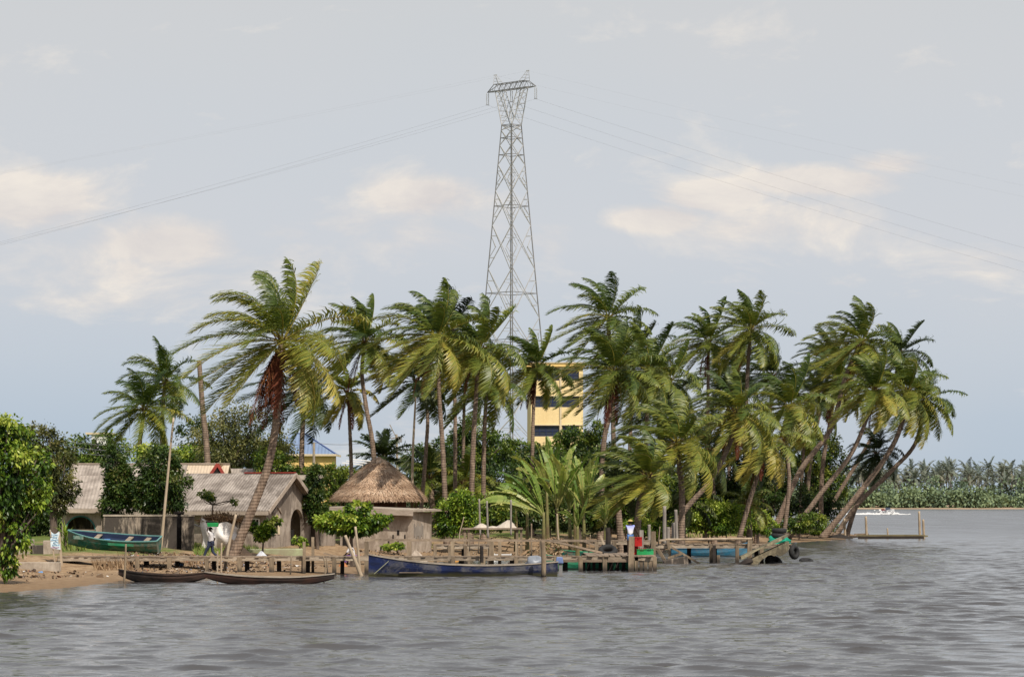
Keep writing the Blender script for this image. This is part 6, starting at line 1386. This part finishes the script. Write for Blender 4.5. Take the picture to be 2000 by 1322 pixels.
    for i in range(n2+1):
        for j in range(n1):
            a = 2*PI*j/n1; el = PI/2*(i/n2)-.25; d = R_*math.cos(a)*math.cos(el)+fw*math.sin(a)*math.cos(el)+up*math.sin(el)
            vs.append(J['head']+up*.035-fw*.014+d*(.108))
    for i in range(n2):
        for j in range(n1): fs.append((i*n1+j, i*n1+(j+1) % n1, (i+1)*n1+(j+1) % n1, (i+1)*n1+j))
    H.add(vs, fs).build('hair', hair, r_, smooth=True); return r_
ST = dict(pelvis=(0,0,.93), chest=(0,0,1.30), neck=(0,.0,1.46), head=(0,.02,1.57), nose=(0,.15,1.56), shL=(-.18,0,1.40), shR=(.18,0,1.40), elL=(-.23,0,1.12), elR=(.23,0,1.12), wrL=(-.24,.06,.87), wrR=(.24,.06,.87), hipL=(-.09,0,.90), hipR=(.09,0,.90), knL=(-.10,.02,.49), knR=(.10,.02,.49), anL=(-.10,0,.08), anR=(.10,0,.08), toL=(-.11,.17,.035), toR=(.11,.17,.035))
# man on the platform, his back to us, a red crate in his right hand
JA = dict(ST); JA.update(elR=(.30,.10,1.16), wrR=(.40,.18,1.00), handR=(.3,.1,-.9), elL=(-.24,.02,1.12), wrL=(-.22,.12,.90), knR=(.14,.06,.49), anR=(.15,.02,.08), toR=(.17,.19,.035))
GRAD, t, b = newmat('white_and_blue_vest'); tc_ = t.node('ShaderNodeTexCoord').outputs['Object']; sx = t.node('ShaderNodeSeparateXYZ'); t.l.new(tc_, sx.inputs[0])
t.put(b.inputs['Base Color'], t.ramp(sx.outputs[2], [(0.,(.6,.6,.62)),(1.,(.6,.6,.62))])); rp = t.node('ShaderNodeMapRange'); t.l.new(sx.outputs[2], rp.inputs[0]); rp.inputs[1].default_value = .85; rp.inputs[2].default_value = 1.45
t.put(b.inputs['Base Color'], t.ramp(rp.outputs[0], [(0.,(.62,.58,.57)),(.45,(.74,.72,.74)),(.75,(.48,.50,.72)),(1.,(.22,.26,.62))])); b.inputs['Roughness'].default_value = .9
DA = 139.0; LA = Vector((PX(1231,DA), DA, zd)); pa = person('man in white and blue vest and blue shorts with his back turned on the platform', LA, 0., JA, GRAD, flat('blue_shorts', (.10,.22,.50), .9), sleeve=.12, legs=.55)
MB().lathe([(.15,-.005),(.118,.01),(.108,.04),(.085,.07),(.03,.085),(.005,.086)], (0,.0,1.645), 14).build('cap', flat('straw_cap', (.55,.40,.13)), pa, smooth=True)
crate('red crate held in the hand of the man in the vest', tuple(LA+Vector((.40,.20,.42))), .36, .28, .44, RED)
# walker with a green box on the head
JB = dict(ST); JB.update(pelvis=(0,0,.90), anL=(-.09,.36,.10), knL=(-.09,.24,.50), toL=(-.09,.53,.06), anR=(.09,-.38,.14), knR=(.10,-.06,.47), toR=(.10,-.25,.04), elL=(-.30,.10,1.52), wrL=(-.18,.08,1.72), handL=(.3,0,1), elR=(.26,-.12,1.14), wrR=(.24,-.02,.90))
DB = 140.5; LB = G(412,DB,0); person('person in white shirt and dark jeans striding left, steadying a load on the head', LB, math.radians(78), JB, SHIRTW, JEAN, sleeve=.95, legs=1.2)
bx = thing('head_load', 'green basin box carried on the head of the striding walker', 'box', tuple(LB+Vector((0.02,0,1.70)))); MB().box((.08,0,.12),(.50,.40,.20),taper=1.12).build('box', GRN, bx, bevel=.02); MB().box((-.06,0,.26),(.42,.36,.09)).build('dark_bundle', DARK, bx, bevel=.03)
# seated person under the almond tree
JC = dict(ST); JC.update(pelvis=(0,0,.42), chest=(0,.16,.76), neck=(0,.24,.90), head=(0,.30,1.0), nose=(0,.43,.97), shL=(-.18,.16,.86), shR=(.18,.16,.86), elL=(-.22,.30,.62), elR=(.22,.30,.62), wrL=(-.14,.50,.52), wrR=(.14,.50,.52), hipL=(-.09,.03,.42), hipR=(.09,.03,.42), knL=(-.14,.44,.50), knR=(.14,.44,.50), anL=(-.12,.42,.09), anR=(.12,.42,.09), toL=(-.13,.58,.04), toR=(.13,.58,.04))
LC = G(691,143.5,.04); person('person in a white shirt and purple wrap seated under the almond tree', LC, math.radians(65), JC, SHIRTW, flat('purple_cloth', (.20,.08,.32), .9), sleeve=.9, legs=1.1)
o = MB().tube([LC+Vector((-.05,-.35,.12)), LC+Vector((.05,.35,.14))], .17, 10).build('fallen_log', BARK2, None, world=True, loc=LC); tag(o, 'short log under the seated person in white', 'log')
heap('cloth', 'orange cloth at the knees of the seated person', tuple(LC+Vector((-.55,-.25,-.03))), .25, .2, .28, flat('rust_cloth', (.45,.17,.06)), 'cloth', 21)
o = MB().bar(G(632,144,.62), G(662,144,.46), .10,.08).build('fence_rail', WOOD, None, world=True, loc=G(632,144,.62)); tag(o, 'low wooden rail left of the almond tree', 'rail')
o = MB().bar(G(664,144,.46), G(716,144,.80), .10,.07).build('fence_rail', WOOD, None, world=True, loc=G(664,144,.46)); tag(o, 'low wooden rail rising behind the seated person', 'rail')
